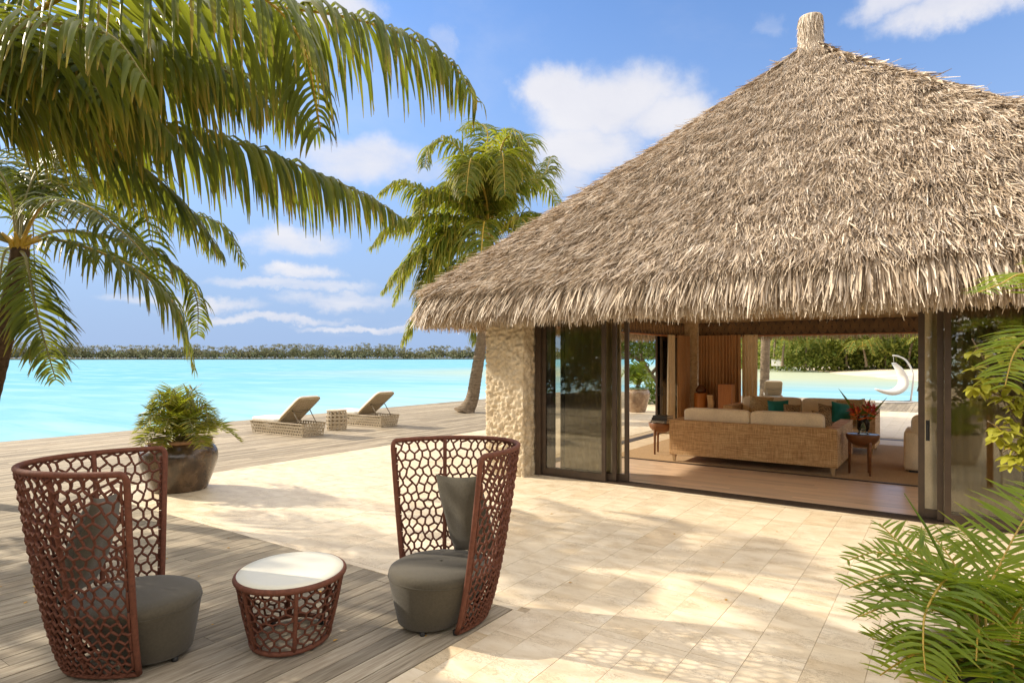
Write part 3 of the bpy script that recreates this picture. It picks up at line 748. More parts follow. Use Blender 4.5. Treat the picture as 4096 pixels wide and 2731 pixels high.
for face, k in ((0, 1.0), (1, .8), (2, .45), (3, .5)):
    fringe(face, int(7500 * k), .86, .97, .34, .60, .009, .026, .75, 1.05)
    fringe(face, int(8500 * k), .93, 1.0, .40, .75, .010, .030, .35, .85)
    fringe(face, int(9000 * k), .98, 1.0, .45, .85, .012, .032, .04, .40, sway=.13)
    fringe(face, int(4000 * k), .955, .99, .50, .80, .014, .034, .0, .15, .08)
# hip rolls and cap
def hips(n):
    t = NR.uniform(.02, .97, n); sx = NR.choice([-1, 1], n); sy = NR.choice([-1, -1, -1, 1], n)
    off = NR.normal(0, .02, n); P, D, T, Nn = roof_frame(sx * t, sy * t * (1 - np.abs(off)))
    D2 = jitter(D, T, Nn, .5, .12)
    P = P + Nn * NR.uniform(0, .07, n)[:, None]
    push(*blades(P, D2, T, Nn, NR.uniform(.2, .42, n), NR.uniform(.012, .03, n), NR.normal(-.1, .15, n), NR.normal(0, .7, n)))
hips(5000)
V = np.concatenate(parts_V) - np.array([PC[0], PC[1], 0]); F = np.concatenate(parts_F)
tag(link('thatch', np_mesh('thatch', V, F, M['thatch']), pav), kind='stuff')
# the bound stack on the tip
fin = MB(); fin.lathe([(.36, 7.45), (.27, 7.58), (.215, 7.72), (.195, 7.86), (.19, 8.0), (.20, 8.18), (.195, 8.26), (.10, 8.28)], 28, (0, 0, 0))
finial = fin.build('finial', M['thatch'], pav, True)
n = 2200
an = NR.uniform(0, 2 * PI, n); z = NR.uniform(7.5, 8.26, n); rr = np.interp(z, [7.45, 7.58, 7.72, 7.86, 8.27], [.37, .28, .225, .20, .205])
P = np.stack([np.cos(an) * rr, np.sin(an) * rr, z], 1); Nn = np.stack([np.cos(an), np.sin(an), np.full(n, .2)], 1); T = np.stack([-np.sin(an), np.cos(an), np.zeros(n)], 1)
D = np.array([0, 0, -1.0]) + T * NR.normal(0, .16, n)[:, None] + Nn * np.where(z < 7.68, .5, .05)[:, None]; D /= np.linalg.norm(D, axis=1)[:, None]
V, F = blades(P, D, T, Nn, NR.uniform(.10, .24, n), NR.uniform(.010, .022, n), NR.normal(0, .1, n), NR.normal(0, .5, n))
tag(link('finial_thatch', np_mesh('finial_thatch', V, F, M['thatch']), finial), kind='stuff')
# roof shell under the thatch
shell = MB()
def ring(r, off):
    out = []
    K = 96
    for k in range(K):
        s = k / K * 4; f = int(s); u = (s - f) * 2 - 1
        x, y = [(u, -1), (1, u), (-u, 1), (-1, -u)][f]
        P, _ = roofxy(np.array([x * r]), np.array([y * r])); p = P[0]; out.append((p[0] - PC[0], p[1] - PC[1], p[2] - off))
    return out
rs = [.004, .03, .06, .1, .2, .3, .4, .5, .6, .7, .8, .9, .965, .985]
rings = [ring(r, .07) for r in rs]
low = [(x * 1.0, y * 1.0, 2.62) for x, y, z in ring(.975, 0)]
inner = [ring(r, .42) for r in [.93, .8, .6, .4, .2, .02]]
allr = rings + [low, inner[0]]; K = 96
shell.add([p for r in allr for p in r], [(i * K + k, i * K + (k + 1) % K, (i + 1) * K + (k + 1) % K, (i + 1) * K + k) for i in range(len(allr) - 1) for k in range(K)])
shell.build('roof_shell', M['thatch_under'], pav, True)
ceil = MB(); ceil.add([p for r in inner for p in r], [(i * K + k, i * K + (k + 1) % K, (i + 1) * K + (k + 1) % K, (i + 1) * K + k) for i in range(len(inner) - 1) for k in range(K)]); ceil.build('ceiling', M['ceiling'], pav, True)
# coral stone piers
def pier_mesh(w, d, h, seed):
    """rough square pier; corner at 0,0 growing +x +y"""
    mb = MB(); st = .019
    nw, nd, nh = int(w / st), int(d / st), int(h / st)
    per = [(i * w / nw, 0) for i in range(nw)] + [(w, i * d / nd) for i in range(nd)] + [(w - i * w / nw, d) for i in range(nw)] + [(0, d - i * d / nd) for i in range(nd)]
    vs = []
    for j in range(nh + 1):
        z = j * h / nh
        for (x, y) in per:
            cx_, cy_ = w / 2, d / 2; nx = (x - cx_) / (w / 2); ny = (y - cy_) / (d / 2)
            q = math.hypot(max(0, abs(nx) - .9), max(0, abs(ny) - .9))
            X = Vector((x + seed, y, z))
            cell = noise.voronoi(X * 6.2)[0]; a = min(cell[1] - cell[0], .35) / .35
            f = noise.fractal(X * 3.2, 1.0, 2.0, 5); fine = noise.fractal(X * 19, .9, 2.1, 4)
            rid = abs(noise.noise(Vector((X.x * 7, X.y * 7, X.z * 11)))); amp = .006 * a ** .6 + .014 * f + .024 * fine - .024 * max(0, .22 - rid) * 2 + .012 * noise.noise(X * 30)
            nl = Vector((nx ** 9 if nx > 0 else -abs(nx) ** 9, ny ** 9 if ny > 0 else -abs(ny) ** 9, 0))
            nl = nl.normalized() if nl.length > 0 else Vector((0, 0, 0))
            vs.append((x + nl.x * amp - nx * q * .10, y + nl.y * amp - ny * q * .10, z))
    k = len(per)
    mb.add(vs, [(j * k + i, j * k + (i + 1) % k, (j + 1) * k + (i + 1) % k, (j + 1) * k + i) for j in range(nh) for i in range(k)])
    return mb.mesh('pier', M['coral'], True)
pm = pier_mesh(.77, .80, 3.0, 0.0); pm2 = pier_mesh(.85, .80, 3.0, 5.0)
P2(link('pier', pm, None, (-6.30, 8.32, 0))); P2(link('pier', pm2, None, (-6.26, 16.42, 0)))
P2(link('pier', pm, None, (1.30, 8.36, 0))); P2(link('pier', pm2, None, (1.30, 16.42, 0)))
# ring beam and cream frieze between the piers
bm_ = MB(); bm_.box(-5.5, 1.3, 8.62, 8.98, 2.50, 3.05); bm_.box(-5.4, 1.3, 16.72, 17.06, 2.60, 3.05); bm_.box(-6.1, -5.82, 9.12, 16.42, 2.60, 3.05); bm_.box(1.62, 1.9, 9.16, 16.42, 2.60, 3.05)
P2(bm_.build('ring_beam', M['plaster']))
# carved valances hanging inside above the openings: board + rings of concentric ovals in relief
def valance(p0, p1, z0, z1, face):
    a = Vector((*p0, 0)); b = Vector((*p1, 0)); t = (b - a).normalized(); nrm = Vector((-t.y, t.x, 0)) * face
    L_ = (b - a).length
    mb = MB(); th = .035
    q = [a - nrm * th, b - nrm * th, b, a]
    mb.add([(p.x, p.y, z) for z in (z0, z1) for p in q], [(3, 2, 1, 0), (4, 5, 6, 7), (0, 1, 5, 4), (1, 2, 6, 5), (2, 3, 7, 6), (3, 0, 4, 7)])
    o = P2(mb.build('valance', M['carved']))
    k = int(L_ / .19); hw = L_ / k / 2; hz = (z1 - z0) / 2 * .92; zc = (z0 + z1) / 2
    base = None
    for i in range(k):
        c = a + t * (L_ * (i + .5) / k) + nrm * .004
        if base is None:
            rg = MB()
            for s in (.95, .72, .5, .28):
                rg.tube([(t.x * math.cos(w_) * hw * s, t.y * math.cos(w_) * hw * s, math.sin(w_) * hz * s) for w_ in [2 * PI * j / 20 for j in range(20)]], .0075, 4, True)
            base = rg.mesh('carved_oval', M['carved_hi'])
        r_ = link('carved_oval', base, o, (c.x, c.y, zc)); r_.location = (c.x - 0, c.y - 0, zc)
    rail = MB(); q = [a - nrm * th, b - nrm * th, b + nrm * .012, a + nrm * .012]
    rail.add([(p.x, p.y, z) for z in (z0 - .03, z0 - .002) for p in q], [(3, 2, 1, 0), (4, 5, 6, 7), (0, 1, 5, 4), (1, 2, 6, 5), (2, 3, 7, 6), (3, 0, 4, 7)])
    rail.build('rail', M['orange_wood'], o)
    return o
valance((-5.38, 16.44), (1.3, 16.44), 2.46, 2.80, -1)
valance((-5.76, 9.2), (-5.76, 16.40), 2.46, 2.80, -1)
# sliding doors: dark bronze leaves with glass
def door_leaf(x0, x1, y, z0=.03, z1=2.56, st=.065, rail=.10, handle=None):
    mb = MB(); t = .042
    mb.box(x0, x0 + st, y, y + t, z0, z1, .004); mb.box(x1 - st, x1, y, y + t, z0, z1, .004)
    mb.box(x0 + st + .0005, x1 - st - .0005, y + .003, y + t - .003, z0, z0 + rail); mb.box(x0 + st + .0005, x1 - st - .0005, y + .003, y + t - .003, z1 - rail, z1)
    o = P2(mb.build('sliding_door', M['frame']))
    gl = MB(); gl.box(x0 + st - .006, x1 - st + .006, y + .017, y + .025, z0 + rail - .006, z1 - rail + .006); gl.build('pane', M['glass'], o)
    if handle:
        h = MB(); hx = handle
        h.box(hx - .02, hx + .02, y - .008, y - .0005, .93, 1.17); h.tube([(hx, y - .006, .96), (hx, y - .06, .98), (hx, y - .06, 1.12), (hx, y - .006, 1.14)], .009, 6); h.build('handle', M['dark'], o)
    return o
jm = MB(); jm.box(-5.50, -5.405, 8.62, 8.98, 0.0, 2.60, .004); P2(jm.build('door_jamb', M['frame']))
jm = MB(); jm.box(1.21, 1.305, 8.62, 8.98, 0.0, 2.60, .004); P2(jm.build('door_jamb', M['frame']))
door_leaf(-5.395, -4.27, 8.665); door_leaf(-5.28, -4.13, 8.745); door_leaf(-5.15, -3.965, 8.825)
door_leaf(-.285, .74, 8.825, handle=-.19); door_leaf(-.10, .98, 8.745); door_leaf(-.03, 1.205, 8.665)
tr = MB(); tr.box(-5.404, 1.209, 8.655, 8.93, .0, .012)
for yy in (8.675, 8.715, 8.755, 8.795, 8.835, 8.875): tr.box(-5.404, 1.209, yy, yy + .008, .0125, .026)
P2(tr.build('door_track', M['frame']))
hd = MB(); hd.box(-5.404, 1.209, 8.645, 8.95, 2.565, 2.66); P2(hd.build('door_head', M['frame']))
# left side opening: jamb leaf with its handle and tracks in the floor
def side_leaf(x, y0, y1, z0=.02, z1=2.58, st=.07):
    mb = MB(); t = .045
    mb.box(x, x + t, y0, y0 + st, z0, z1, .004); mb.box(x, x + t, y1 - st, y1, z0, z1, .004); mb.box(x + .003, x + t - .003, y0 + st + .0005, y1 - st - .0005, z0, z0 + .1); mb.box(x + .003, x + t - .003, y0 + st + .0005, y1 - st - .0005, z1 - .1, z1)
    o = P2(mb.build('sliding_door', M['frame'])); gl = MB(); gl.box(x + .018, x + .026, y0 + st - .006, y1 - st + .006, z0 + .094, z1 - .094); gl.build('pane', M['glass'], o)
    h = MB(); h.box(x + t + .0005, x + t + .008, y0 + .015, y0 + .06, .93, 1.17); h.tube([(x + t + .006, y0 + .037, .96), (x + t + .07, y0 + .05, .98), (x + t + .07, y0 + .05, 1.12), (x + t + .006, y0 + .037, 1.14)], .009, 6); h.build('handle', M['dark'], o)
side_leaf(-6.02, 15.02, 16.36); side_leaf(-5.94, 15.12, 16.38)
tk = MB(); tk.box(-6.08, -5.86, 9.13, 16.41, .0, .012); tk.box(-5.40, 1.3, 16.86, 17.04, .0, .012); tk.box(1.66, 1.86, 9.17, 16.41, 0, .012); P2(tk.build('door_track', M['frame']))
# floor inside
fl = MB(); fl.box(-5.85, 1.65, 8.935, 16.85, -.059, -.004)
infl = struct('interior_floor', fl, simple('floor_joint', (.08, .045, .022), .7, .2, 20))
boards = []; y = 8.937; row = 0
while y < 11.0:
    x = -5.85 - rnd.uniform(0, 1)
    while x < 1.6:
        ln = rnd.uniform(.9, 1.7); a, b = max(x, -5.85), min(x + ln, 1.65)
        if b - a > .03: boards.append((a + .001, b - .001, y + .0008, min(y + .092, 11.02) - .0008, rnd.uniform(-.0006, .0006)))
        x += ln
    y += .092
pieces(infl, 'floor_board', board_me, boards, 300, .02, 'floor_boards')
fs = MB(); fs.box(-5.80, 1.6, 11.025, 11.085, -.003, .014); fs.build('floor_strip', M['frame'], infl)
bk = MB(); bk.box(-5.85, 1.65, 15.82, 16.85, -.003, .004); bk.build('stone_border', M['tile'], infl); bk = MB(); bk.box(-5.85, -5.36, 11.09, 15.81, -.003, .004); bk.build('stone_border', M['tile'], infl)
rg = MB(); rg.box(-5.34, 1.5, 11.09, 15.78, .0005, .016, .006); tag(rg.build('sisal_rug', M['rug']), 'tan sisal rug covering the pavilion floor under the sofas', 'rug')
# curtains
def curtain(name, a, b, z0, z1, m, folds, amp, label, seed, group=None):
    A = Vector((*a, 0)); B = Vector((*b, 0)); t = (B - A).normalized(); nr = Vector((-t.y, t.x, 0)); L_ = (B - A).length
    mb = MB(); nu = folds * 10; th = .006
    def off(u, v):
        ph = u * folds * 2 * PI + .9 * noise.noise((u * 5 + seed, v * .8, 0)) * 2
        return amp * (.75 + .5 * noise.noise((u * 9, seed, v * .6))) * math.sin(ph) * (.75 + .35 * (1 - v)) + .018 * noise.noise((u * 3, v * 2, seed))
    for sd in (1, -1):
        def fn(u, v, sd=sd):
            p = A + t * (L_ * u + .012 * noise.noise((u * 14 + seed, v * 1.5, 3))) + nr * (off(u, v) + sd * th / 2); return (p.x, p.y, z0 + (z1 - z0) * v)
        mb.grid(fn, nu, 14)
    return tag(mb.build(name, m, None, True), label, 'curtain', group)
G_ = 'curtains hanging inside the pavilion'
curtain('curtain', (-5.34, 16.30), (-4.28, 16.30), .03, 2.47, M['curtain'], 13, .055, 'wide brown pleated curtain behind the three wooden stumps', 1, G_)
curtain('curtain', (-5.62, 15.55), (-5.62, 16.38), .03, 2.47, M['curtain'], 10, .055, 'narrow brown curtain between the side door handle and the stone pier', 2, G_)
curtain('sheer_curtain', (-4.27, 16.42), (-3.90, 16.42), .03, 2.47, M['sheer'], 4, .035, 'greenish sheer curtain at the edge of the wide rear opening', 3, G_)
curtain('sheer_curtain', (-5.72, 15.10), (-5.72, 15.54), .03, 2.47, M['sheer'], 5, .04, 'pale sheer curtain beside the side door with the black handle', 4, G_)
curtain('sheer_curtain', (-5.30, 9.10), (-4.20, 9.10), .03, 2.5, M['sheer'], 9, .05, 'sheer curtain behind the glass door next to the front stone pier', 5, G_)
curtain('sheer_curtain', (-.26, 9.06), (1.25, 9.06), .03, 2.5, M['sheer'], 10, .055, 'sheer curtain behind the glass doors beside the yellow leaved shrub', 6, G_)
# =================================================================== CHAIRS AND TABLE
W0, W1, D0, D1, CH, CE, CP = .269, .540, .439, .686, 1.269, 1.095, .629
def shell_pt(t, q):
    """rope shell: t -90..90 degrees round the back, q 0..1 up"""
    g = max(q, 0) ** CP
    return Vector((-(D0 + (D1 - D0) * g) * max(math.cos(t), 0) ** CE - .011 * g, (W0 + (W1 - W0) * g) * math.sin(t), q * CH))
HP = PI / 2
def chair_parts(root):
    fr = MB(); q1 = .935; tc_ = HP * .955
    path = [shell_pt(-HP, .022 + (q1 - .022) * i / 16) for i in range(17)]
    c0, c1, c2 = shell_pt(-HP, q1), shell_pt(-HP, .985), shell_pt(-tc_, .987)
    for i in range(1, 7): s = i / 6; path.append(c0 * (1 - s) ** 2 + c1 * 2 * s * (1 - s) + c2 * s * s)
    path += [shell_pt(-tc_ + 2 * tc_ * i / 40, .987) for i in range(1, 40)]
    c0, c1, c2 = shell_pt(tc_, .987), shell_pt(HP, .985), shell_pt(HP, q1)
    for i in range(0, 7): s = i / 6; path.append(c0 * (1 - s) ** 2 + c1 * 2 * s * (1 - s) + c2 * s * s)
    path += [shell_pt(HP, q1 + (.022 - q1) * i / 16) for i in range(1, 17)]
    fr.tube(path, .0185, 10)
    fr.build('frame', M['rope_wrap'], root, True)
    b = MB(); b.tube([shell_pt(-HP + PI * i / 40, .022) for i in range(41)], .0165, 8); b.build('base_rail', M['rope_wrap'], root, True)
    for tt in (-.56, .56):
        r_ = MB(); pts = [shell_pt(HP * tt, .022 + .96 * i / 20) for i in range(21)]
        pts = [p - Vector((p.x, p.y, 0)).normalized() * .012 for p in pts]
        r_.tube(pts, .0155, 8); r_.build('rib', M['rope_wrap'], root, True)
    wv = MB(); rows = 21; MC = 56; rr = random.Random(3)
    tz = [[0, 0] for _ in range(1)]
    def node(j, i):
        t = -HP * .985 + PI * .985 * j / MC
        q = .03 + .935 * (i / rows) ** 1.18
        return t, q
    jx = {(i, j): (rr.uniform(-.010, .010), rr.uniform(-.006, .006)) for i in range(rows + 1) for j in range(MC + 1)}
    def pnt(i, j, dz):
        t, q = node(j, i); a, b_ = jx[(i, j)]
        edge_ = 0 if j in (0, MC) else 1
        p = shell_pt(max(-HP, min(HP, t + a * 2.2 * edge_)), q + (b_ + dz) * edge_)
        out = Vector((p.x, p.y, 0)).normalized(); return p + out * (.010 * (1 if (i + j) % 2 else .2) * edge_)
    for i in range(rows + 1):
        pts = [pnt(i, j, (.010 if (i + j) % 2 == 0 else -.010)) for j in range(MC + 1)]
        fine = spline(pts, MC * 2 + 1); wv.tube(fine, .0086, 6)
    for i in range(rows):
        for j in range(1, MC):
            if (i + j) % 2 == 0:
                a = pnt(i, j, .010); b_ = pnt(i + 1, j, -.010)
                wv.tube([a, (a + b_) / 2 - Vector((a.x, a.y, 0)).normalized() * .004, b_], .0086, 5, cap=False)
    for sgn in (-1, 1):          # lacing along the two front posts
        for i in range(9):
            pts = [shell_pt(sgn * HP * .965, .05 + .1 * i + .095 * k / 6) + Vector((0, 0, 0)) for k in range(7)]
            out = [Vector((p.x, p.y, 0)).normalized() for p in pts]
            wv.tube([p + o * .012 * math.sin(PI * k / 6) for k, (p, o) in enumerate(zip(pts, out))], .0085, 5)
    wv.build('rope_weave', M['rope'], root, True)
    st = MB()
    def lay_(cx, rx, ry, z): return [(cx + rx * math.cos(a), ry * math.sin(a), z) for a in [2 * PI * k / 48 for k in range(48)]]
    prof = [(.018, .16, .15, .028), (.018, .205, .195, .030), (.012, .232, .22, .05), (-.02, .285, .272, .16), (-.055, .338, .325, .27), (-.078, .372, .358, .335), (-.083, .380, .366, .350), (-.084, .379, .365, .356), (-.0855, .381, .367, .362), (-.088, .383, .369, .378), (-.088, .374, .360, .398), (-.088, .345, .332, .413), (-.088, .27, .26, .424), (-.088, .14, .135, .430), (-.088, .01, .01, .431)]
    rings_ = [lay_(*p) for p in prof]
    st.add([p for r in rings_ for p in r], [(i * 48 + k, i * 48 + (k + 1) % 48, (i + 1) * 48 + (k + 1) % 48, (i + 1) * 48 + k) for i in range(len(prof) - 1) for k in range(48)] + [tuple(range(47, -1, -1))])
    seat = st.build('seat', M['olive'], root, True)
    sm = MB(); sm.tube([(-.0835 + .3815 * math.cos(a), .3675 * math.sin(a), .3555) for a in [2 * PI * k / 60 for k in range(60)]], .0022, 4, True); sm.build('seam', M['olive'], seat, True)
    f0 = MB(); f0.lathe([(.018, 0), (.02, .004), (.02, .03)], 10); fm = f0.mesh('foot', M['dark'], True)
    for x, y in ((.16, .12), (.16, -.12), (-.25, .17), (-.25, -.17), (-.02, .255), (-.02, -.255)): link('foot', fm, root, (x, y, 0))
chair = empty('rope_chair', (-3.034, 3.378, 0), 4.491, label='high-backed rust rope chair at the deck corner with its seat fully in view', cat='chair', group='rust rope lounge chairs on the deck')
chair_parts(chair)
copy_tree(chair, (-4.179, 1.992, 0), .931, 'high-backed rust rope chair showing its woven back in front of the dark glazed pot')
pmesh = pillow_mesh('back_pillow', .46, .62, .19, M['olive'], 2)
def put_pillow(name, me, loc, rot, label, group=None, m=None):
    if m is not None:
        me = me.copy(); me.materials.clear(); me.materials.append(m)
    o = link(name, me, None, loc); o.rotation_euler = rot; return tag(o, label, 'cushion', group)
def chair_pillow(C, label, lean=-.30, yaw=.0, roll=.12, dx=-.345, dy=0.0):
    c, s = math.cos(C[2]), math.sin(C[2])
    o = link('pillow', pmesh, None, (C[0] + c * dx - s * dy, C[1] + s * dx + c * dy, .745))
    o.rotation_euler = Matrix(Matrix.Rotation(C[2] + PI / 2 + yaw, 3, 'Z') @ Matrix.Rotation(-lean * -1, 3, 'X') @ Matrix.Rotation(roll, 3, 'Y')).to_euler()
    return tag(o, label, 'cushion', 'taupe back pillows on the rope chairs')
chair_pillow((-3.034, 3.378, 4.491), 'taupe pillow leaning in the rope chair at the deck corner', lean=.24, yaw=.12, roll=-.10, dx=-.27, dy=.06)
chair_pillow((-4.179, 1.992, .931), 'taupe pillow seen through the woven back of the rope chair beside the dark pot', lean=.26, dx=-.33, yaw=-.1)
tb = empty('rope_table', (-3.668, 2.668, 0), .74 + PI / 2, label='low oval rust rope table with a pale glass top between the two rope chairs', cat='table')
def tb_pt(a, q):
    rx = .31 + (.385 - .31) * q ** .8; ry = .25 + (.345 - .25) * q ** .8
    return Vector((rx * math.cos(a), ry * math.sin(a), .03 + q * .415))
t_ = MB(); t_.tube([tb_pt(2 * PI * k / 60, 1.0) for k in range(60)], .020, 10, True); t_.build('rim', M['rope_wrap'], tb, True)
t_ = MB(); t_.tube([tb_pt(2 * PI * k / 60, 0) for k in range(60)], .017, 8, True); t_.build('base_rail', M['rope_wrap'], tb, True)
for k in range(6):
    t_ = MB(); t_.tube([tb_pt(2 * PI * (k + .3) / 6, q / 8) for q in range(9)], .014, 8); t_.build('rib', M['rope_wrap'], tb, True)
wv = MB(); RW, MC = 8, 48; rr = random.Random(8)
def tn(i, j, dz): return tb_pt(2 * PI * (j + rr.uniform(-.12, .12)) / MC, max(0, min(1, i / RW + dz + rr.uniform(-.012, .012)))) * 1.0
nodes = {(i, j): tn(i, j, (.026 if (i + j) % 2 == 0 else -.026)) for i in range(RW + 1) for j in range(MC)}
for i in range(RW + 1): wv.tube([nodes[(i, j)] for j in range(MC)], .0078, 5, True)
for i in range(RW):
    for j in range(MC):
        if (i + j) % 2 == 0: wv.tube([nodes[(i, j)], nodes[(i + 1, j)]], .0080, 5, cap=False)
wv.build('rope_weave', M['rope'], tb, True)
gt = MB(); gt.lathe([(.30, .452), (.372, .452), (.380, .456), (.381, .464), (.377, .468), (.30, .4685), (.01, .4686)], 64, (0, 0, 0), 1, .90); gt.build('glass_top', M['table_glass'], tb, True)
f0 = MB(); f0.lathe([(.016, 0), (.018, .004), (.018, .03)], 10); fm = f0.mesh('foot', M['dark'], True)
for k in range(4): link('foot', fm, tb, (.28 * math.cos(PI / 4 + k * PI / 2), .23 * math.sin(PI / 4 + k * PI / 2), 0))

# =================================================================== LOUNGERS
def perforated(mb, fn, nu, nv, hole=.30, stagger=True, th=.012, nfn=None, sx=1.0, sy=1.0):
    """sheet of nu x nv cells with a round hole in each; fn(u,v)->point, nfn(u,v)->normal"""
    def P(u, v, k): return Vector(fn(u, v)) + Vector(nfn(u, v)) * (th * k)
    for j in range(nv):
        sh = .5 if (stagger and j % 2) else 0.0
        for i in range(nu if not sh else nu + 1):
            u0 = max(0, (i - sh) / nu); u1 = min(1, (i + 1 - sh) / nu); v0 = j / nv; v1 = (j + 1) / nv
            full = (u1 - u0) * nu > .9
            if not full:
                q = [P(u0, v0, 0), P(u1, v0, 0), P(u1, v1, 0), P(u0, v1, 0)]; mb.add(q, [(0, 1, 2, 3)]); continue
            uc, vc = (u0 + u1) / 2, (v0 + v1) / 2; hu, hv = (u1 - u0) / 2, (v1 - v0) / 2
            vs = []
            for k in (0, 1):
                for a in range(8):
                    an = a * PI / 4; c, s = math.cos(an), math.sin(an); m_ = max(abs(c), abs(s))
                    vs.append(P(uc + hu * c / m_, vc + hv * s / m_, k))
                for a in range(8):
                    an = a * PI / 4; vs.append(P(uc + hu * 2 * hole * sx * math.cos(an), vc + hv * 2 * hole * sy * math.sin(an), k))
            fs = []
            for a in range(8):
                b = (a + 1) % 8
                fs += [(a, b, 8 + b, 8 + a), (16 + b, 16 + a, 24 + a, 24 + b), (8 + a, 8 + b, 24 + b, 24 + a)]
            mb.add(vs, fs)
def make_lounger(loc, rz, label):
    root = empty('sun_lounger', loc, rz, label=label, cat='sun lounger', group='wicker sun loungers around the pavilion')
    Ln, Wd, H = 2.05, .70, .31; tp = .045
    mb = MB()
    def side(y0, sgn):
        return (lambda u, v: (-Ln + tp * (1 - v) + u * (Ln - 2 * tp * (1 - v)), y0 - sgn * tp * (1 - v), .012 + v * (H - .012))), (lambda u, v: (0, -sgn, 0))
    for y0, sgn in ((0, -1), (Wd, 1)):
        f, nf = side(y0, sgn); perforated(mb, f, 21, 4, .33, True, .012, nf)
    for x0, sgn in ((0, 1), (-Ln, -1)):
        perforated(mb, (lambda u, v, x0=x0, sgn=sgn: (x0 - sgn * tp * (1 - v), tp * (1 - v) + u * (Wd - 2 * tp * (1 - v)), .012 + v * (H - .012))), 8, 4, .33, True, .012, (lambda u, v, sgn=sgn: (-sgn, 0, 0)))
    mb.tube([(0, 0, H), (-Ln, 0, H), (-Ln, Wd, H), (0, Wd, H)], .014, 6, True); mb.tube([(-tp, tp, .014), (-Ln + tp, tp, .014), (-Ln + tp, Wd - tp, .014), (-tp, Wd - tp, .014)], .012, 6, True)
    mb.box(-Ln + .02, -.93, .02, Wd - .02, H - .035, H - .005)
    mb.build('base', M['wicker_light'], root)
    hx, hz = -.93, H + .02; an = math.radians(36); bl = .97; dx, dz = math.cos(an), math.sin(an); nx, nz = dz, -dx     # nx,nz: rear side
    b = MB(); perforated(b, lambda u, v: (hx + dx * bl * v, .05 + u * (Wd - .10), hz + dz * bl * v), 8, 9, .27, True, .012, lambda u, v: (nx, 0, nz), 1.1, .8)
    rim = [(hx, .05, hz), (hx + dx * bl * .9, .05, hz + dz * bl * .9), (hx + dx * bl * .97, .07, hz + dz * bl * .97), (hx + dx * bl, .12, hz + dz * bl), (hx + dx * bl, Wd - .12, hz + dz * bl), (hx + dx * bl * .97, Wd - .07, hz + dz * bl * .97), (hx + dx * bl * .9, Wd - .05, hz + dz * bl * .9), (hx, Wd - .05, hz)]
    b.tube(rim, .016, 6); b.build('backrest', M['wicker_light'], root)
    vs, fs = superbox(Ln / 2 - .475, Wd / 2 - .005, .05, 7); c = MB(); c.add([(x - Ln + (Ln / 2 - .475) - .01, y + Wd / 2, z + H + .05) for x, y, z in vs], fs); c.build('seat_cushion', M['white_cushion'], root, True)
    vs, fs = superbox(bl / 2 + .03, Wd / 2 - .02, .045, 6); c = MB()
    for x, y, z in vs: c.v.append((hx + dx * (x + bl / 2) - nx * (z + .05), y + Wd / 2, hz + dz * (x + bl / 2) - nz * (z + .05))); c.a.append(0)
    c.f = list(fs); bc = c.build('back_cushion', M['white_cushion'], root, True)
    pip = MB(); k = 40; hw, hb = Wd / 2 - .024, bl / 2 + .025; pts = []
    for i in range(k):
        a = 2 * PI * i / k; ca, sa = math.cos(a), math.sin(a); e = 2 / 8
        x = math.copysign(abs(ca) ** e, ca) * hb; y = math.copysign(abs(sa) ** e, sa) * hw
        pts.append((hx + dx * (x + bl / 2) - nx * .022, y + Wd / 2, hz + dz * (x + bl / 2) - nz * .022))
    pip.tube(pts, .018, 6, True); pip.build('piping', M['piping'], bc, True)
    s_ = MB()
    for y in (.10, Wd - .10): s_.tube([(hx + dx * bl * .55 + nx * .03, y, hz + dz * bl * .55 + nz * .03), (-.20, y, H - .05)], .012, 6)
    s_.tube([(hx + dx * bl * .52 + nx * .03, .10, hz + dz * bl * .52 + nz * .03), (hx + dx * bl * .50 + nx * .04, Wd / 2, hz + dz * bl * .50 + nz * .04 - .02), (hx + dx * bl * .52 + nx * .03, Wd - .10, hz + dz * bl * .52 + nz * .03)], .012, 6)
    s_.build('strut', simple('bronze_tube', (.22, .17, .11), .4, .1, 9, 0, .5), root, True)
    return root
lg = make_lounger((-12.56, 9.44, 0), 0.02, 'wicker sun lounger nearer the dark pot, white mattress and raised back')
copy_tree(lg, (-12.58, 11.98, 0), .015, 'wicker sun lounger between the basket table and the leaning palm trunk')
copy_tree(lg, (-6.15, 27.05, 0), -PI / 2 + .25, 'wicker sun lounger facing the bay behind the pavilion, seen past the grey palm trunk')
bt = empty('basket_table', (-13.28, 11.06, 0), label='round pierced wicker basket table between the two loungers on the deck', cat='table')
b = MB(); rb = lambda v: .235 + .035 * math.sin(PI * (.12 + v * .76))
perforated(b, lambda u, v: (rb(v) * math.cos(2 * PI * u), rb(v) * math.sin(2 * PI * u), .01 + v * .49), 15, 5, .33, False, .012, lambda u, v: (-math.cos(2 * PI * u), -math.sin(2 * PI * u), 0)); b.build('basket', M['wicker_light'], bt)
b = MB(); b.lathe([(.2, .498), (.262, .499), (.272, .508), (.262, .519), (.01, .521)], 32); b.build('tabletop', M['wicker_light'], bt, True)

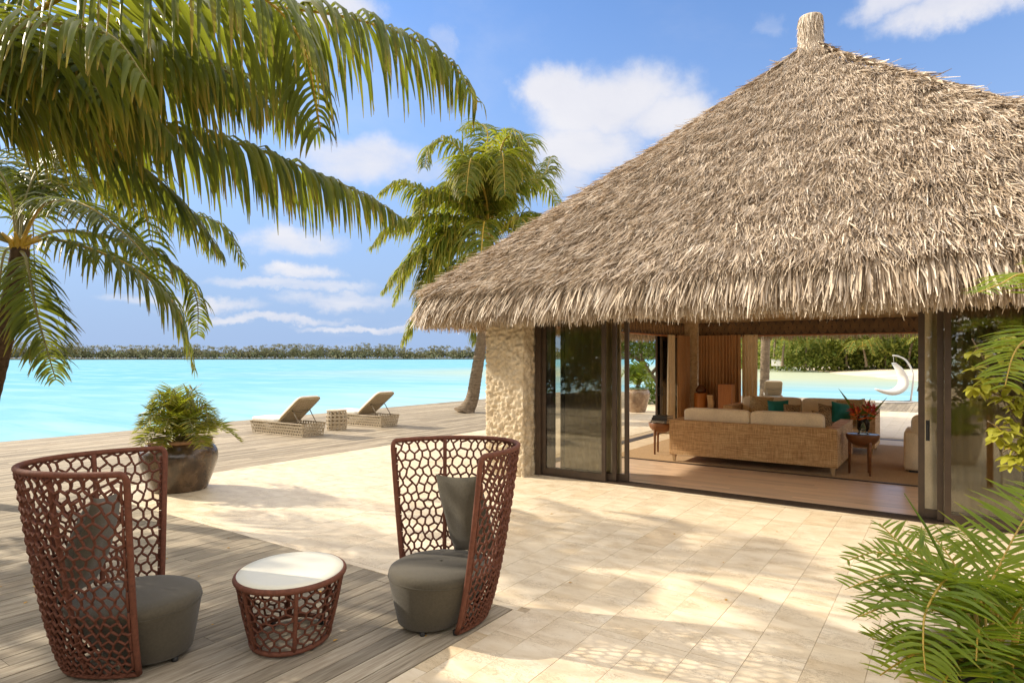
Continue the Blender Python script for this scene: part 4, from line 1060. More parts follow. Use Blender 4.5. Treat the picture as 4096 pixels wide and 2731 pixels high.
# =================================================================== POTS
def pot(name, loc, prof, rimprof, m, mr, label, group=None, soil_r=.3, soil_z=.6, lip=None):
    root = empty(name, loc, label=label, cat='plant pot', group=group)
    b = MB(); pr = [(p.x, p.y) for p in spline([(a, c, 0) for a, c in prof], 28)]; b.lathe(pr, 40, cap1=False); b.build('body', m, root, True)
    b = MB(); b.lathe(rimprof, 40, cap0=False, cap1=False); b.build('rim', mr, root, True)
    s_ = MB(); s_.lathe([(soil_r, soil_z), (soil_r * .6, soil_z + .02), (.01, soil_z + .03)], 24, cap0=False); s_.build('soil', M['soil'], root, True)
    return root
pot('glazed_pot', (-9.16, 4.77, 0), [(.36, 0), (.385, .05), (.455, .24), (.51, .43), (.50, .56), (.43, .655), (.405, .68)], [(.395, .675), (.43, .68), (.445, .70), (.44, .725), (.42, .735), (.385, .73), (.37, .70), (.365, .60)], M['pot_dark'], M['pot_rim'],
    'big dark brown glazed pot behind the rope chair that shows its woven back', soil_r=.372, soil_z=.64)
pot('glazed_pot', (-8.95, 20.66, 0), [(.27, 0), (.30, .05), (.37, .28), (.43, .52), (.445, .66), (.41, .76), (.36, .81)], [(.355, .805), (.385, .81), (.40, .83), (.385, .85), (.345, .845), (.33, .80), (.33, .70)], M['pot_brown'], M['celadon'],
    'brown glazed pot with a greenish rim seen through the side opening', soil_r=.335, soil_z=.76)
pot('stone_pot', (.16, 3.50, 0), [(.24, 0), (.28, .06), (.33, .25), (.355, .42), (.36, .50)], [(.355, .495), (.372, .50), (.378, .525), (.37, .545), (.345, .545), (.33, .53), (.325, .45)], M['pot_stone'], M['pot_stone'],
    'pale stone pot holding the bright green palm in the right corner', soil_r=.33, soil_z=.48)

# =================================================================== INTERIOR THINGS
def sofa(loc, rz, w, d, hb, harm, label, zc):
    root = empty('woven_sofa', loc, rz, label=label, cat='sofa', group='woven sofas in the pavilion')
    z0 = .15; a = .20
    for nm, bx in (('back', (0, w, 0, .15, z0, hb)), ('armrest', (0, a, .1505, d, z0, harm)), ('armrest', (w - a, w, .1505, d, z0, harm)), ('base', (a + .0005, w - a - .0005, .1505, d - .02, z0, .33))):
        b = MB(); b.box(*bx, .008); b.build(nm, M['wicker_sofa'], root)
    lm = MB(); lm.lathe([(.022, 0), (.05, .15)], 4); me = lm.mesh('leg', M['oak_leg'])
    for x, y in ((.07, .07), (w - .07, .07), (.07, d - .08), (w - .07, d - .08)): o = link('leg', me, root, (x, y, 0)); o.rotation_euler = (0, 0, PI / 4)
    cw = (w - 2 * a - .02) / 2
    for i in range(2):
        cx_ = a + .01 + cw * (i + .5)
        vs, fs = superbox(cw / 2 - .004, (d - .36) / 2, .085, 6); c = MB(); c.add([(x + cx_, y + .34 + (d - .36) / 2, z + .415) for x, y, z in vs], fs); c.build('seat_cushion', M['cream'], root, True)
        vs, fs = superbox(cw / 2 - .004, .10, (zc - .43) / 2, 9); c = MB(); c.add([(x + cx_, y + .255 + (z * -.10), z + (zc + .43) / 2) for x, y, z in vs], fs); c.build('back_cushion', M['cream'], root, True)
    return root
sofa((-4.18, 11.10, 0), 0, 2.75, 1.95, .767, .767, 'woven sofa turned with its long back to the viewer at the front of the rug', .99)
sofa((-1.14, 14.95, 0), PI, 2.88, 1.05, .86, .86, 'woven sofa with patterned cushions facing the viewer at the rear of the rug', 1.04)
GC = 'scatter cushions on the woven sofas'
sq = pillow_mesh('pillow', .52, .52, .20, M['floral'], 1)
put_pillow('pillow', sq, (-3.36, 14.38, .80), (-.22, .06, -.15), 'large gold patterned cushion at the left end of the rear sofa', GC)
sq2 = pillow_mesh('pillow', .42, .42, .16, M['teal'], 4)
put_pillow('pillow', sq2, (-2.95, 14.18, .79), (-.20, -.05, .12), 'teal cushion beside the large gold cushion on the rear sofa', GC)
sq3 = pillow_mesh('pillow', .33, .33, .14, M['zebra'], 6)
put_pillow('pillow', sq3, (-2.66, 14.05, .77), (-.18, .04, .1), 'small animal striped cushion in front of the left teal cushion', GC)
sq4 = pillow_mesh('pillow', .40, .42, .15, M['zebra'], 9)
put_pillow('pillow', sq4, (-2.00, 14.05, .75), (-.25, .18, .75), 'animal striped cushion leaning left of the teal cushion near the vase', GC)
put_pillow('pillow', sq2, (-1.76, 14.18, .79), (-.2, .15, .7), 'teal cushion behind the red flowers on the rear sofa', GC)
put_pillow('pillow', sq, (-1.58, 14.36, .80), (-.2, -.1, .25), 'gold patterned cushion behind the flower vase on the rear sofa', GC)
put_pillow('pillow', sq4, (-1.72, 11.62, .80), (-.25, .1, .9), 'animal striped cushion peeking over the right end of the front sofa', GC)
def bowl_table(loc, label, rot):
    root = empty('side_table', loc, rot, label=label, cat='side table', group='bowl shaped walnut side tables')
    b = MB(); b.lathe([(.015, .455)] + [(.245 * math.sin(a), .655 - .20 * math.cos(a)) for a in [PI / 2 * k / 9 for k in range(1, 10)]] + [(.245, .664), (.222, .665)], 36, cap1=False); b.build('bowl', M['walnut'], root, True)
    b = MB(); b.lathe([(.2225, .6645), (.21, .662), (.01, .662)], 36, cap0=False); b.build('tabletop', M['dark'] if False else simple('slate_inset', (.12, .10, .09), .18, .15), root, True)
    lm = MB(); lm.tube([(.19, 0, 0), (.185, 0, .55), (.178, 0, .61), (.172, 0, .62)], [.016, .026, .022, .008], 10); me = lm.mesh('leg', M['walnut'], True)
    for k in range(3): o = link('leg', me, root); o.rotation_euler = (0, 0, k * 2 * PI / 3 + .3)
    return root
bowl_table((-1.13, 11.62, 0), 'walnut bowl side table carrying the flower vase right of the front sofa', -1.2)
bowl_table((-4.64, 11.88, -.04), 'walnut bowl side table carrying the stack of black books', -2.2)
# books
def book(x, y, z, w, d, h, rz, label, text=None):
    root = empty('book', (x, y, z), rz, label=label, cat='book', group='stack of black books')
    b = MB(); b.box(0, w, 0, d, 0, .004); b.box(0, w, 0, d, h - .004, h); b.box(0, w, 0, .004, .0045, h - .0045); b.build('cover', M['book'], root)
    b = MB(); b.box(.004, w - .004, .0045, d - .005, .0045, h - .0045); b.build('pages', M['paper'], root)
    if text:
        cu = bpy.data.curves.new('lettering', 'FONT'); cu.body = text; cu.size = h * .92; cu.extrude = .0003; cu.materials.append(M['letter']); cu.align_x = 'LEFT'
        o = bpy.data.objects.new('lettering', cu); COL.objects.link(o); o.parent = root; o.location = (.012, -.0008, h * .2); o.rotation_euler = (PI / 2, 0, 0)
        bpy.context.view_layer.update(); o.scale = (min(1.2, w * .82 / max(o.dimensions.x, .01)), 1, 1)
        dg = bpy.context.evaluated_depsgraph_get(); me = bpy.data.meshes.new_from_object(o.evaluated_get(dg)); q0 = link('lettering', me, root, o.location); q0.rotation_euler = o.rotation_euler; q0.scale = o.scale
        bpy.data.objects.remove(o); q0.name = 'lettering'
        lm_ = MB(); lm_.lathe([(.007, 0), (.007, .0006)], 4); q = lm_.build('emblem', M['letter'], root); q.location = (w - .025, -.0002, h * .5); q.rotation_euler = (PI / 2, 0, 0)
book(-4.785, 11.70, .6225, .34, .26, .060, -.12, 'thick black book with pale capital letters at the bottom of the stack', 'MAGNUMMAGNUM')
book(-4.77, 11.715, .6830, .33, .26, .046, -.10, 'black book in the middle of the stack on the bowl table')
book(-4.755, 11.73, .7295, .31, .25, .040, -.14, 'black book lying on top of the stack on the bowl table')
# vase and flowers
vs_ = empty('glass_vase', (-1.12, 11.60, .6655), label='clear glass vase of water and stems on the bowl side table', cat='vase')
b = MB(); b.lathe([(.055, 0), (.085, .004), (.085, .012), (.06, .03), (.065, .05), (.092, .09), (.095, .30), (.095, .318), (.089, .318), (.088, .10), (.05, .06), (.01, .055)], 32, cap0=True, cap1=False); b.build('body', M['vase'], vs_, True)
fl_ = empty('red_flowers', (-1.12, 11.60, .73), label='spiky red and orange tropical flowers with green blades in the glass vase', cat='flowers')
rf = random.Random(12)
for k in range(13):
    a = rf.uniform(0, 6.28); top = (rf.uniform(.04, .17) * math.cos(a), rf.uniform(.04, .17) * math.sin(a), rf.uniform(.26, .46))
    s_ = MB(); s_.tube([(-top[0] * .3, -top[1] * .3, 0), (top[0] * .25, top[1] * .25, .2), top], [.006, .006, .004], 5); s_.build('stem', M['stem'], fl_)
def bracts(c, n, ln, m, seed, name):
    rg_ = random.Random(seed); b = MB()
    for i in range(n):
        a = rg_.uniform(0, 6.28); e = rg_.uniform(-.3, 1.1); d = Vector((math.cos(a) * math.cos(e), math.sin(a) * math.cos(e), math.sin(e))); s = d.orthogonal().normalized() * rg_.uniform(.008, .014)
        p = Vector(c) + Vector((0, 0, rg_.uniform(-.05, .06))); L_ = ln * rg_.uniform(.6, 1.15)
        b.add([p - s * .3, p + s * .3, p + d * L_ * .55 + s, p + d * L_ * .55 - s, p + d * L_], [(0, 1, 2, 3), (3, 2, 4)])
    b.build(name, m, fl_)
bracts((-.12, -.02, .30), 34, .13, M['red'], 1, 'flower_head'); bracts((.13, -.05, .33), 34, .13, M['red'], 2, 'flower_head'); bracts((.04, .08, .34), 30, .12, M['red'], 3, 'flower_head')
bracts((-.07, -.08, .22), 16, .16, M['orange'], 4, 'flower_head'); bracts((.07, -.08, .24), 16, .15, M['orange'], 5, 'flower_head')
for (dx, dy, dz, w_) in ((-.36, .02, .66, .022), (.33, .04, .54, .02), (.24, -.06, .33, .018), (-.16, -.06, .42, .035), (.02, -.10, .40, .05), (.10, .02, .52, .03), (-.05, .05, .30, .06)):
    b = MB(); P_ = [Vector((dx * .08, dy * .1, .12)), Vector((dx * .45, dy * .5, dz * .55)), Vector((dx, dy, dz))]; S_ = Vector((dz, 0, -dx)).normalized() * w_
    pts = spline(P_, 6); b.add([q for i, p in enumerate(pts) for q in (p - S_ * math.sin(PI * (.15 + .85 * i / 5) * .98), p + S_ * math.sin(PI * (.15 + .85 * i / 5) * .98))], [(2 * i, 2 * i + 1, 2 * i + 3, 2 * i + 2) for i in range(5)]); b.build('leaf', M['bush'], fl_)
# wooden stumps with objects
def stump(x, y, h, r, label, sq_=False):
    b = MB()
    if sq_: b.box(-r, r, -r, r, 0, h, .006)
    else: b.lathe([(r * .97, 0), (r, .01), (r, h - .01), (r * .97, h), (.01, h)], 28)
    o = b.build('wooden_stump', M['orange_wood'], None, not sq_, loc=(x, y, .0)); return tag(o, label, 'pedestal', 'honey coloured wooden pedestals')
stump(-5.18, 15.98, 1.0, .17, 'round honey wood pedestal under the polished brown stone')
stump(-4.86, 15.75, .64, .17, 'lowest round wood pedestal under the carved block')
stump(-4.52, 15.92, 1.24, .165, 'tallest square wood pedestal in front of the brown curtain', True)
vs, fs = superbox(.13, .11, .10, 2.6); b = MB(); b.add([(x * (1 - .45 * max(0, z / .1)), y * (1 - .45 * max(0, z / .1)), z * (1.25 if z > 0 else .85)) for x, y, z in vs], fs); tag(b.build('polished_stone', M['bronze_stone'], None, True, loc=(-5.18, 15.98, 1.082)), 'glossy rounded brown stone sculpture on the wooden pedestal', 'sculpture')
b = MB()
def wavy(u, v):
    a = 2 * PI * u; e = .5; r = .075 * (1 + .05 * math.sin(v * 34)); x = math.copysign(abs(math.cos(a)) ** e, math.cos(a)) * r; y = math.copysign(abs(math.sin(a)) ** e, math.sin(a)) * r; return (x + .012 * math.sin(v * 5), y, v * .33)
b.grid(wavy, 24, 40, True); b.lathe([(.07, .329), (.005, .331)], 12, cap0=False); tag(b.build('carved_block', M['oak_leg'], None, True, loc=(-4.86, 15.75, .641)), 'pale rippled carved wood block on the lowest pedestal', 'sculpture')
# slip-covered armchair at the right jamb
ac = empty('armchair', (-.60, 12.2, 0), label='cream slipcovered armchair with its back to the viewer beside the right door frame', cat='armchair')
for nm, c, hs, p in (('back', (.52, .16, .66), (.42, .13, .31), 6), ('armrest', (.12, .50, .36), (.125, .50, .335), 7), ('armrest', (.92, .50, .36), (.125, .50, .335), 7), ('seat', (.52, .58, .31), (.29, .40, .16), 6)):
    vs, fs = superbox(*hs, p); b = MB(); b.add([(x + c[0], y + c[1], z + c[2]) for x, y, z in vs], fs); b.build(nm, M['cream'], ac, True)
b = MB(); b.box(.08, .96, .06, .94, 0, .05); b.build('plinth', M['dark'], ac)
lp = empty('floor_lamp', (-.19, 13.0, 0), label='tan fabric floor lamp half hidden behind the right door frame', cat='lamp')
b = MB(); b.lathe([(.25, 1.32), (.16, 1.66)], 32, cap0=False, cap1=False); b.build('lampshade', M['lampshade'], lp, True)
b = MB(); b.tube([(0, 0, .03), (0, 0, 1.6)], .014, 8); b.lathe([(.14, 0.0), (.14, .02), (.02, .035)], 24); b.build('pole', M['dark'], lp, True)
# hanging crescent chair behind the pavilion
sw = empty('swing_chair', (-1.7, 31.5, 0), label='white crescent hanging chair on a curved arm by the bay', cat='swing chair')
O_ = Vector((-1.7, 31.5, 0))
b = MB(); b.tube([p - O_ for p in spline([(-1.30, 31.92, .05), (-1.23, 31.97, .7), (-1.22, 31.97, 1.25), (-1.44, 31.82, 1.75), (-1.72, 31.63, 1.95), (-1.93, 31.49, 1.99)], 24)], .035, 8); b.build('curved_arm', M['white_paint'], sw, True)
b = MB(); b.tube([p - O_ for p in spline([(-1.28, 31.95, .035), (-1.2, 31.45, .035), (-1.6, 30.75, .035), (-2.2, 30.45, .035), (-2.5, 30.9, .035), (-2.0, 31.6, .035)], 30)], .035, 8, True); b.build('floor_ring', M['white_paint'], sw, True)
cl = spline([(-1.89, 31.52, 1.66), (-1.70, 31.65, 1.38), (-1.56, 31.75, 1.0), (-1.60, 31.72, .66), (-1.86, 31.54, .44), (-2.2, 31.31, .43), (-2.56, 31.06, .56)], 30); lat = Vector((-.57, .82, 0))
b = MB(); vsq = []
for i, p in enumerate(cl):
    s = i / 29; t = (cl[min(i + 1, 29)] - cl[max(i - 1, 0)]).normalized(); nn_ = t.cross(lat).normalized(); hw = .30 * math.sin(PI * min(1, .1 + s * .9)) ** .5 + .01; ht = .02 + .15 * math.sin(PI * (.04 + .92 * s)) ** 1.3
    for k in range(12):
        a = 2 * PI * k / 12; vsq.append(p - O_ + lat * hw * math.cos(a) + nn_ * ht * math.sin(a))
b.add(vsq, [(i * 12 + k, i * 12 + (k + 1) % 12, (i + 1) * 12 + (k + 1) % 12, (i + 1) * 12 + k) for i in range(29) for k in range(12)] + [tuple(range(12)), tuple(29 * 12 + k for k in range(12))]); b.build('seat', M['white_paint'], sw, True)
b = MB(); b.tube([Vector((-1.91, 31.5, 1.98)) - O_, Vector((-1.89, 31.52, 1.64)) - O_], .006, 5); b.build('chain', M['white_paint'], sw)
# =================================================================== VEGETATION
def leaflet(mb, p, d, w, L_, wd, g, rows=4, fold=.25, tipw=.12, twist=0.0):
    """drooping folded leaflet from p along d; w = width axis; g = droop; appended with 'along'"""
    d = d.normalized(); pos = p.copy(); vs = []; al = []
    for i in range(rows + 1):
        s = i / rows
        ww = (w - d * w.dot(d)); ww = ww.normalized() if ww.length > 1e-5 else d.orthogonal().normalized()
        nn = d.cross(ww)
        if twist: ww = ww * math.cos(twist * s) + nn * math.sin(twist * s); nn = d.cross(ww)
        k = wd * .5 * ((.55 + .45 * min(1, s * 4)) if s < .5 else 1 - (1 - tipw) * ((s - .5) / .5) ** 1.4)
        vs += [pos - ww * k, pos + nn * k * fold * 2, pos + ww * k]; al += [s] * 3
        step = L_ / rows; pos = pos + d * step
        d = (d + Vector((0, 0, -1)) * g * (1.0 / rows) * 2.0).normalized()
    fs = []
    for i in range(rows): fs += [(3 * i, 3 * i + 1, 3 * i + 4, 3 * i + 3), (3 * i + 1, 3 * i + 2, 3 * i + 5, 3 * i + 4)]
    mb.add(vs, fs, al)
def frond(root, ctrl, L_, wd, n, droop, mat, rmat, budget, r0=.022, start=.10, ang=(42, 22), vee=.22, rows=4, fold=.25, seed=0, roll=0.0, loc=Vector((0, 0, 0)), lname='leaflet', shape=.75, ragged=.22, bend=None):
    """one pinnate leaf: rachis part 'frond' with leaflets (own objects while the budget lasts)"""
    rg = random.Random(seed)
    K = 40; C = [p - loc for p in spline(ctrl, K)]
    mb = MB(); rad = [r0 * (1 - .85 * i / (K - 1)) + .0015 for i in range(K)]
    mb.tube(C, rad, 5)
    fo = mb.build('frond', rmat, root, True)
    rest = MB(); items = []
    cum = [0]
    for i in range(1, K): cum.append(cum[-1] + (C[i] - C[i - 1]).length)
    tot = cum[-1]
    for side in (-1, 1):
        for k in range(n):
            s = start + (1 - start) * (k + rg.uniform(.2, .8)) / n; dist = s * tot
            i = max(j for j in range(K - 1) if cum[j] <= dist); f = (dist - cum[i]) / max(cum[i + 1] - cum[i], 1e-6)
            p = C[i].lerp(C[i + 1], min(f, 1)); t = (C[min(i + 2, K - 1)] - C[max(i - 1, 0)]).normalized()
            up = Vector((0, 0, 1)); up = (up - t * up.dot(t)); up = up.normalized() if up.length > .05 else t.orthogonal().normalized()
            b = t.cross(up)
            if roll: up, b = up * math.cos(roll) + b * math.sin(roll), b * math.cos(roll) - up * math.sin(roll)
            a = math.radians(90 - (ang[0] + (ang[1] - ang[0]) * s) + rg.uniform(-6, 6))
            d = b * side * math.sin(a) + t * math.cos(a) + up * (vee + rg.uniform(-.2, .2)) + t * rg.uniform(-.14, .14)
            prof = (math.sin(PI * min(1, (.16 + .80 * s)) ** 1.0) ** shape) if s > .25 else (.45 + .55 * (s / .25)) * math.sin(PI * (.16 + .8 * s)) ** shape
            ll = L_ * max(.22, prof) * rg.uniform(1 - ragged, 1 + ragged)
            items.append((p, d, t, ll, wd * rg.uniform(.75, 1.15) * (.55 + .45 * max(.3, prof)), droop * rg.uniform(.55, 1.35), rg.uniform(-.8, .8)))
    items.sort(key=lambda q: -seen(q[0] + loc, q[3]) if budget[0] > 0 else 0)
    for q in items:
        if budget[0] > 0 and seen(q[0] + loc + q[1] * q[3] * .5, 1) > 0:
            budget[0] -= 1; m1 = MB(); leaflet(m1, *q[:2], q[2], q[3], q[4], q[5], rows, fold, twist=q[6]); m1.build(lname, mat, fo, True, True)
        else: leaflet(rest, *q[:2], q[2], q[3], q[4], q[5], rows, fold, twist=q[6])
    if rest.v: tag(rest.build('leaflets', mat, fo, True, True), kind='stuff')
    return fo
def trunk(root, ctrl, r0, r1, loc, base=1.5, ringk=.05, seed=0, name='trunk', m=None):
    K = 60; C = [p - loc for p in spline(ctrl, K)]; mb = MB()
    rad = [(r0 + (r1 - r0) * i / (K - 1)) * (1 + (base - 1) * math.exp(-i * .35)) * (1 + ringk * (1 if i % 2 else -1) * .5 + .04 * noise.noise((i * .4, seed, 0))) for i in range(K)]
    mb.tube(C, rad, 14); return mb.build(name, m or M['bark'], root, True)
def arc(base, az, length, rise, sag):
    """generic frond control points"""
    u = Vector((math.sin(az), math.cos(az), 0)); b = Vector(base)
    return [b, b + u * length * .28 + Vector((0, 0, rise * .75)), b + u * length * .58 + Vector((0, 0, rise)), b + u * length * .84 + Vector((0, 0, rise - sag * .45)), b + u * length + Vector((0, 0, rise - sag))]
def coconut_bits(root, c, loc):
    b = MB(); rg = random.Random(5)
    for k in range(9):
        a = k * 2.4; d = Vector((math.cos(a), math.sin(a), .9)).normalized(); p = Vector(c) - loc
        b.tube([p + Vector((0, 0, -.25)), p + d * .12, p + d * .26], [.045, .035, .015], 6)
    b.build('leaf_base', M['rachis_y'], root, True)
G_P = 'coconut palms on the deck'
# A: the near palm whose crown is outside the left edge; its fronds hang across the top of the view
nb = Vector((-7.6, 1.25, 0)); nc = Vector((-6.95, 1.53, 3.95))
pa = empty('coconut_palm', nb, label='near coconut palm whose long hanging fronds cross the upper left sky', cat='palm tree', group=G_P)
trunk(pa, [nb, (-7.45, 1.32, 1.3), (-7.15, 1.45, 2.7), nc], .17, .13, nb); coconut_bits(pa, nc, nb)
FA = [[(-6.91, 1.55, 4.02), (-5.43, 1.84, 4.46), (-4.72, 2.21, 4.66), (-4.23, 2.67, 4.60), (-4.06, 3.03, 4.33), (-4.09, 3.25, 3.70)],
      [(-6.91, 1.55, 4.08), (-6.45, 2.35, 4.73), (-5.79, 3.17, 5.17), (-5.12, 3.88, 5.26), (-4.57, 4.50, 5.17), (-4.17, 4.90, 4.91), (-3.98, 5.15, 4.53)],
      [(-7.05, 1.61, 3.99), (-6.81, 2.34, 4.23), (-6.51, 3.04, 4.22), (-6.06, 3.83, 4.12), (-5.71, 4.44, 3.93), (-5.35, 4.93, 3.70), (-5.08, 5.24, 3.45)],
      [(-6.95, 1.58, 3.84), (-6.62, 2.05, 3.95), (-6.52, 2.60, 3.92), (-6.55, 3.15, 3.72), (-6.62, 3.62, 3.40), (-6.66, 3.95, 3.05)],
      [(-6.91, 1.55, 3.99), (-6.2, 1.62, 4.20), (-5.50, 1.78, 4.24), (-5.10, 1.92, 4.05), (-4.92, 2.02, 3.72)]]
bud = [300]
FA += [[(-6.91, 1.55, 4.02), (-6.04, 1.93, 4.33), (-5.55, 2.42, 4.47), (-5.16, 2.95, 4.41), (-4.98, 3.39, 4.14)],
       [(-6.91, 1.55, 4.02), (-5.99, 1.72, 4.08), (-5.57, 2.03, 4.11), (-5.27, 2.40, 3.94), (-5.11, 2.69, 3.60)],
       [(-6.91, 1.55, 4.02), (-5.30, 1.44, 3.98), (-4.66, 1.56, 3.98), (-4.24, 1.78, 3.88), (-4.06, 1.92, 3.60)],
       [(-7.0, 1.6, 4.0), (-6.9, 2.4, 4.75), (-6.55, 3.3, 5.0), (-6.2, 4.1, 4.9), (-5.95, 4.7, 4.5)]]
LP = [(1.20, .048, 84), (1.22, .046, 112), (.96, .044, 120), (.80, .038, 90), (1.0, .046, 62), (1.0, .044, 80), (.88, .042, 72), (.98, .046, 66), (.98, .042, 86)]
DR = [1.7, 1.7, 1.9, .9, 1.5, 1.8, 1.6, 1.5, 1.7]
for k in (0, 7, 1, 2, 5, 4, 3, 6, 8): frond(pa, FA[k], LP[k][0], LP[k][1], LP[k][2], DR[k], M['palm'], M['rachis_y'] if k in (0, 1) else M['rachis'], bud, r0=.026, seed=20 + k, start=.12, vee=-.12, roll=[.0, .0, .0, .5, 0, 0, 0, 0, 0][k], loc=nb, ang=(30, 22), rows=5)
none = [0]
for k, (az, ln, ri, sg) in enumerate([(-2.4, 4.2, .9, 2.2), (-1.5, 4.4, 1.2, 2.0), (-.7, 4.2, 1.3, 2.2), (3.5, 4.2, .8, 2.4), (-1.9, 3.2, 2.3, .8)]):
    frond(pa, arc(nc, az, ln, ri, sg), .85, .055, 56, .9, M['palm'], M['rachis'], none, seed=40 + k, loc=nb, rows=4)
# B: the palm at the left edge
lb = Vector((-10.55, 2.72, 0)); lc = Vector((-9.70, 3.03, 3.28))
pb = empty('coconut_palm', lb, label='coconut palm with a shaded leaning trunk at the left edge of the view', cat='palm tree', group=G_P)
trunk(pb, [lb, (-10.32, 2.80, .9), (-9.98, 2.92, 2.0), (-9.72, 3.02, 3.1), lc], .12, .10, lb, m=M['bark_shaded']); coconut_bits(pb, lc, lb)
FB = dict(a=[(-9.69, 3.03, 3.34), (-9.70, 3.38, 4.09), (-9.57, 4.09, 4.32), (-9.29, 4.76, 4.08), (-8.99, 5.33, 3.88), (-8.91, 5.63, 3.32)],
          b=[(-9.68, 3.03, 3.31), (-9.11, 3.18, 3.36), (-8.49, 3.49, 3.17), (-8.08, 3.77, 2.91), (-7.85, 4.06, 2.50), (-7.77, 4.23, 1.75)],
          c=[(-9.68, 3.03, 3.31), (-9.68, 3.52, 3.59), (-9.66, 4.51, 3.50), (-9.50, 4.98, 3.19), (-9.51, 5.22, 2.78), (-9.59, 5.28, 2.25)],
          d=[(-9.69, 3.03, 3.26), (-9.26, 2.96, 3.08), (-8.81, 2.91, 2.45), (-8.66, 2.95, 2.06), (-8.50, 3.00, 1.64)],
          e=[(-9.69, 3.03, 3.34), (-9.86, 3.15, 4.00), (-9.89, 3.50, 4.78), (-9.80, 4.16, 5.14), (-9.70, 4.84, 4.93)],
          f=[(-9.72, 3.01, 3.34), (-9.81, 2.95, 4.01), (-10.08, 2.76, 4.50), (-10.53, 2.44, 4.62)],
          g=[(-9.72, 3.01, 3.34), (-10.20, 3.2, 4.22), (-10.8, 3.57, 4.9), (-11.2, 4.12, 5.0), (-11.3, 4.5, 4.6)],
          h=[(-9.72, 3.01, 3.34), (-9.79, 2.59, 3.40), (-9.96, 2.23, 3.05), (-10.08, 2.03, 2.42)],
          i=[(-9.69, 3.03, 3.34), (-8.97, 3.04, 3.74), (-8.13, 3.13, 3.65), (-7.51, 3.32, 3.26), (-7.18, 3.42, 2.95)],
          j=[(-9.72, 3.01, 3.32), (-10.44, 3.1, 3.33), (-11.0, 3.21, 3.06), (-11.4, 3.30, 2.45)],
          k=[(-9.72, 3.01, 3.37), (-10.37, 3.56, 4.3), (-10.8, 4.19, 4.6), (-11.0, 4.9, 4.4), (-11.0, 5.5, 3.9)])
BL = dict(a=(.55, 62, .75), b=(.62, 66, .7), c=(.5, 56, .8), d=(.50, 46, .5), e=(.6, 54, .6), f=(.6, 44, .6), g=(.55, 48, .7), h=(.6, 44, .8), i=(.5, 56, .6), j=(.6, 46, .8), k=(.55, 50, .8))
bud = [300]
for n_, key in enumerate('bdicaehfgjk'):
    ll, nn_, dr = BL[key]; frond(pb, FB[key], ll * 1.2, .038, int(nn_ * 1.2), dr * 1.5, M['palm'], M['rachis_y'] if key in 'bi' else M['rachis'], bud, r0=.024, seed=70 + n_, loc=lb, start=.16, vee=.05)
for k, (az, ln, ri, sg) in enumerate([(-2.2, 3.0, .7, 1.6), (-1.2, 3.0, 1.3, 1.6), (-2.8, 3.0, .9, 1.8), (-.5, 2.4, 2.0, .6)]):
    frond(pb, arc(lc, az, ln, ri, sg), .6, .045, 44, .8, M['palm'], M['rachis'], none, seed=90 + k, loc=lb)
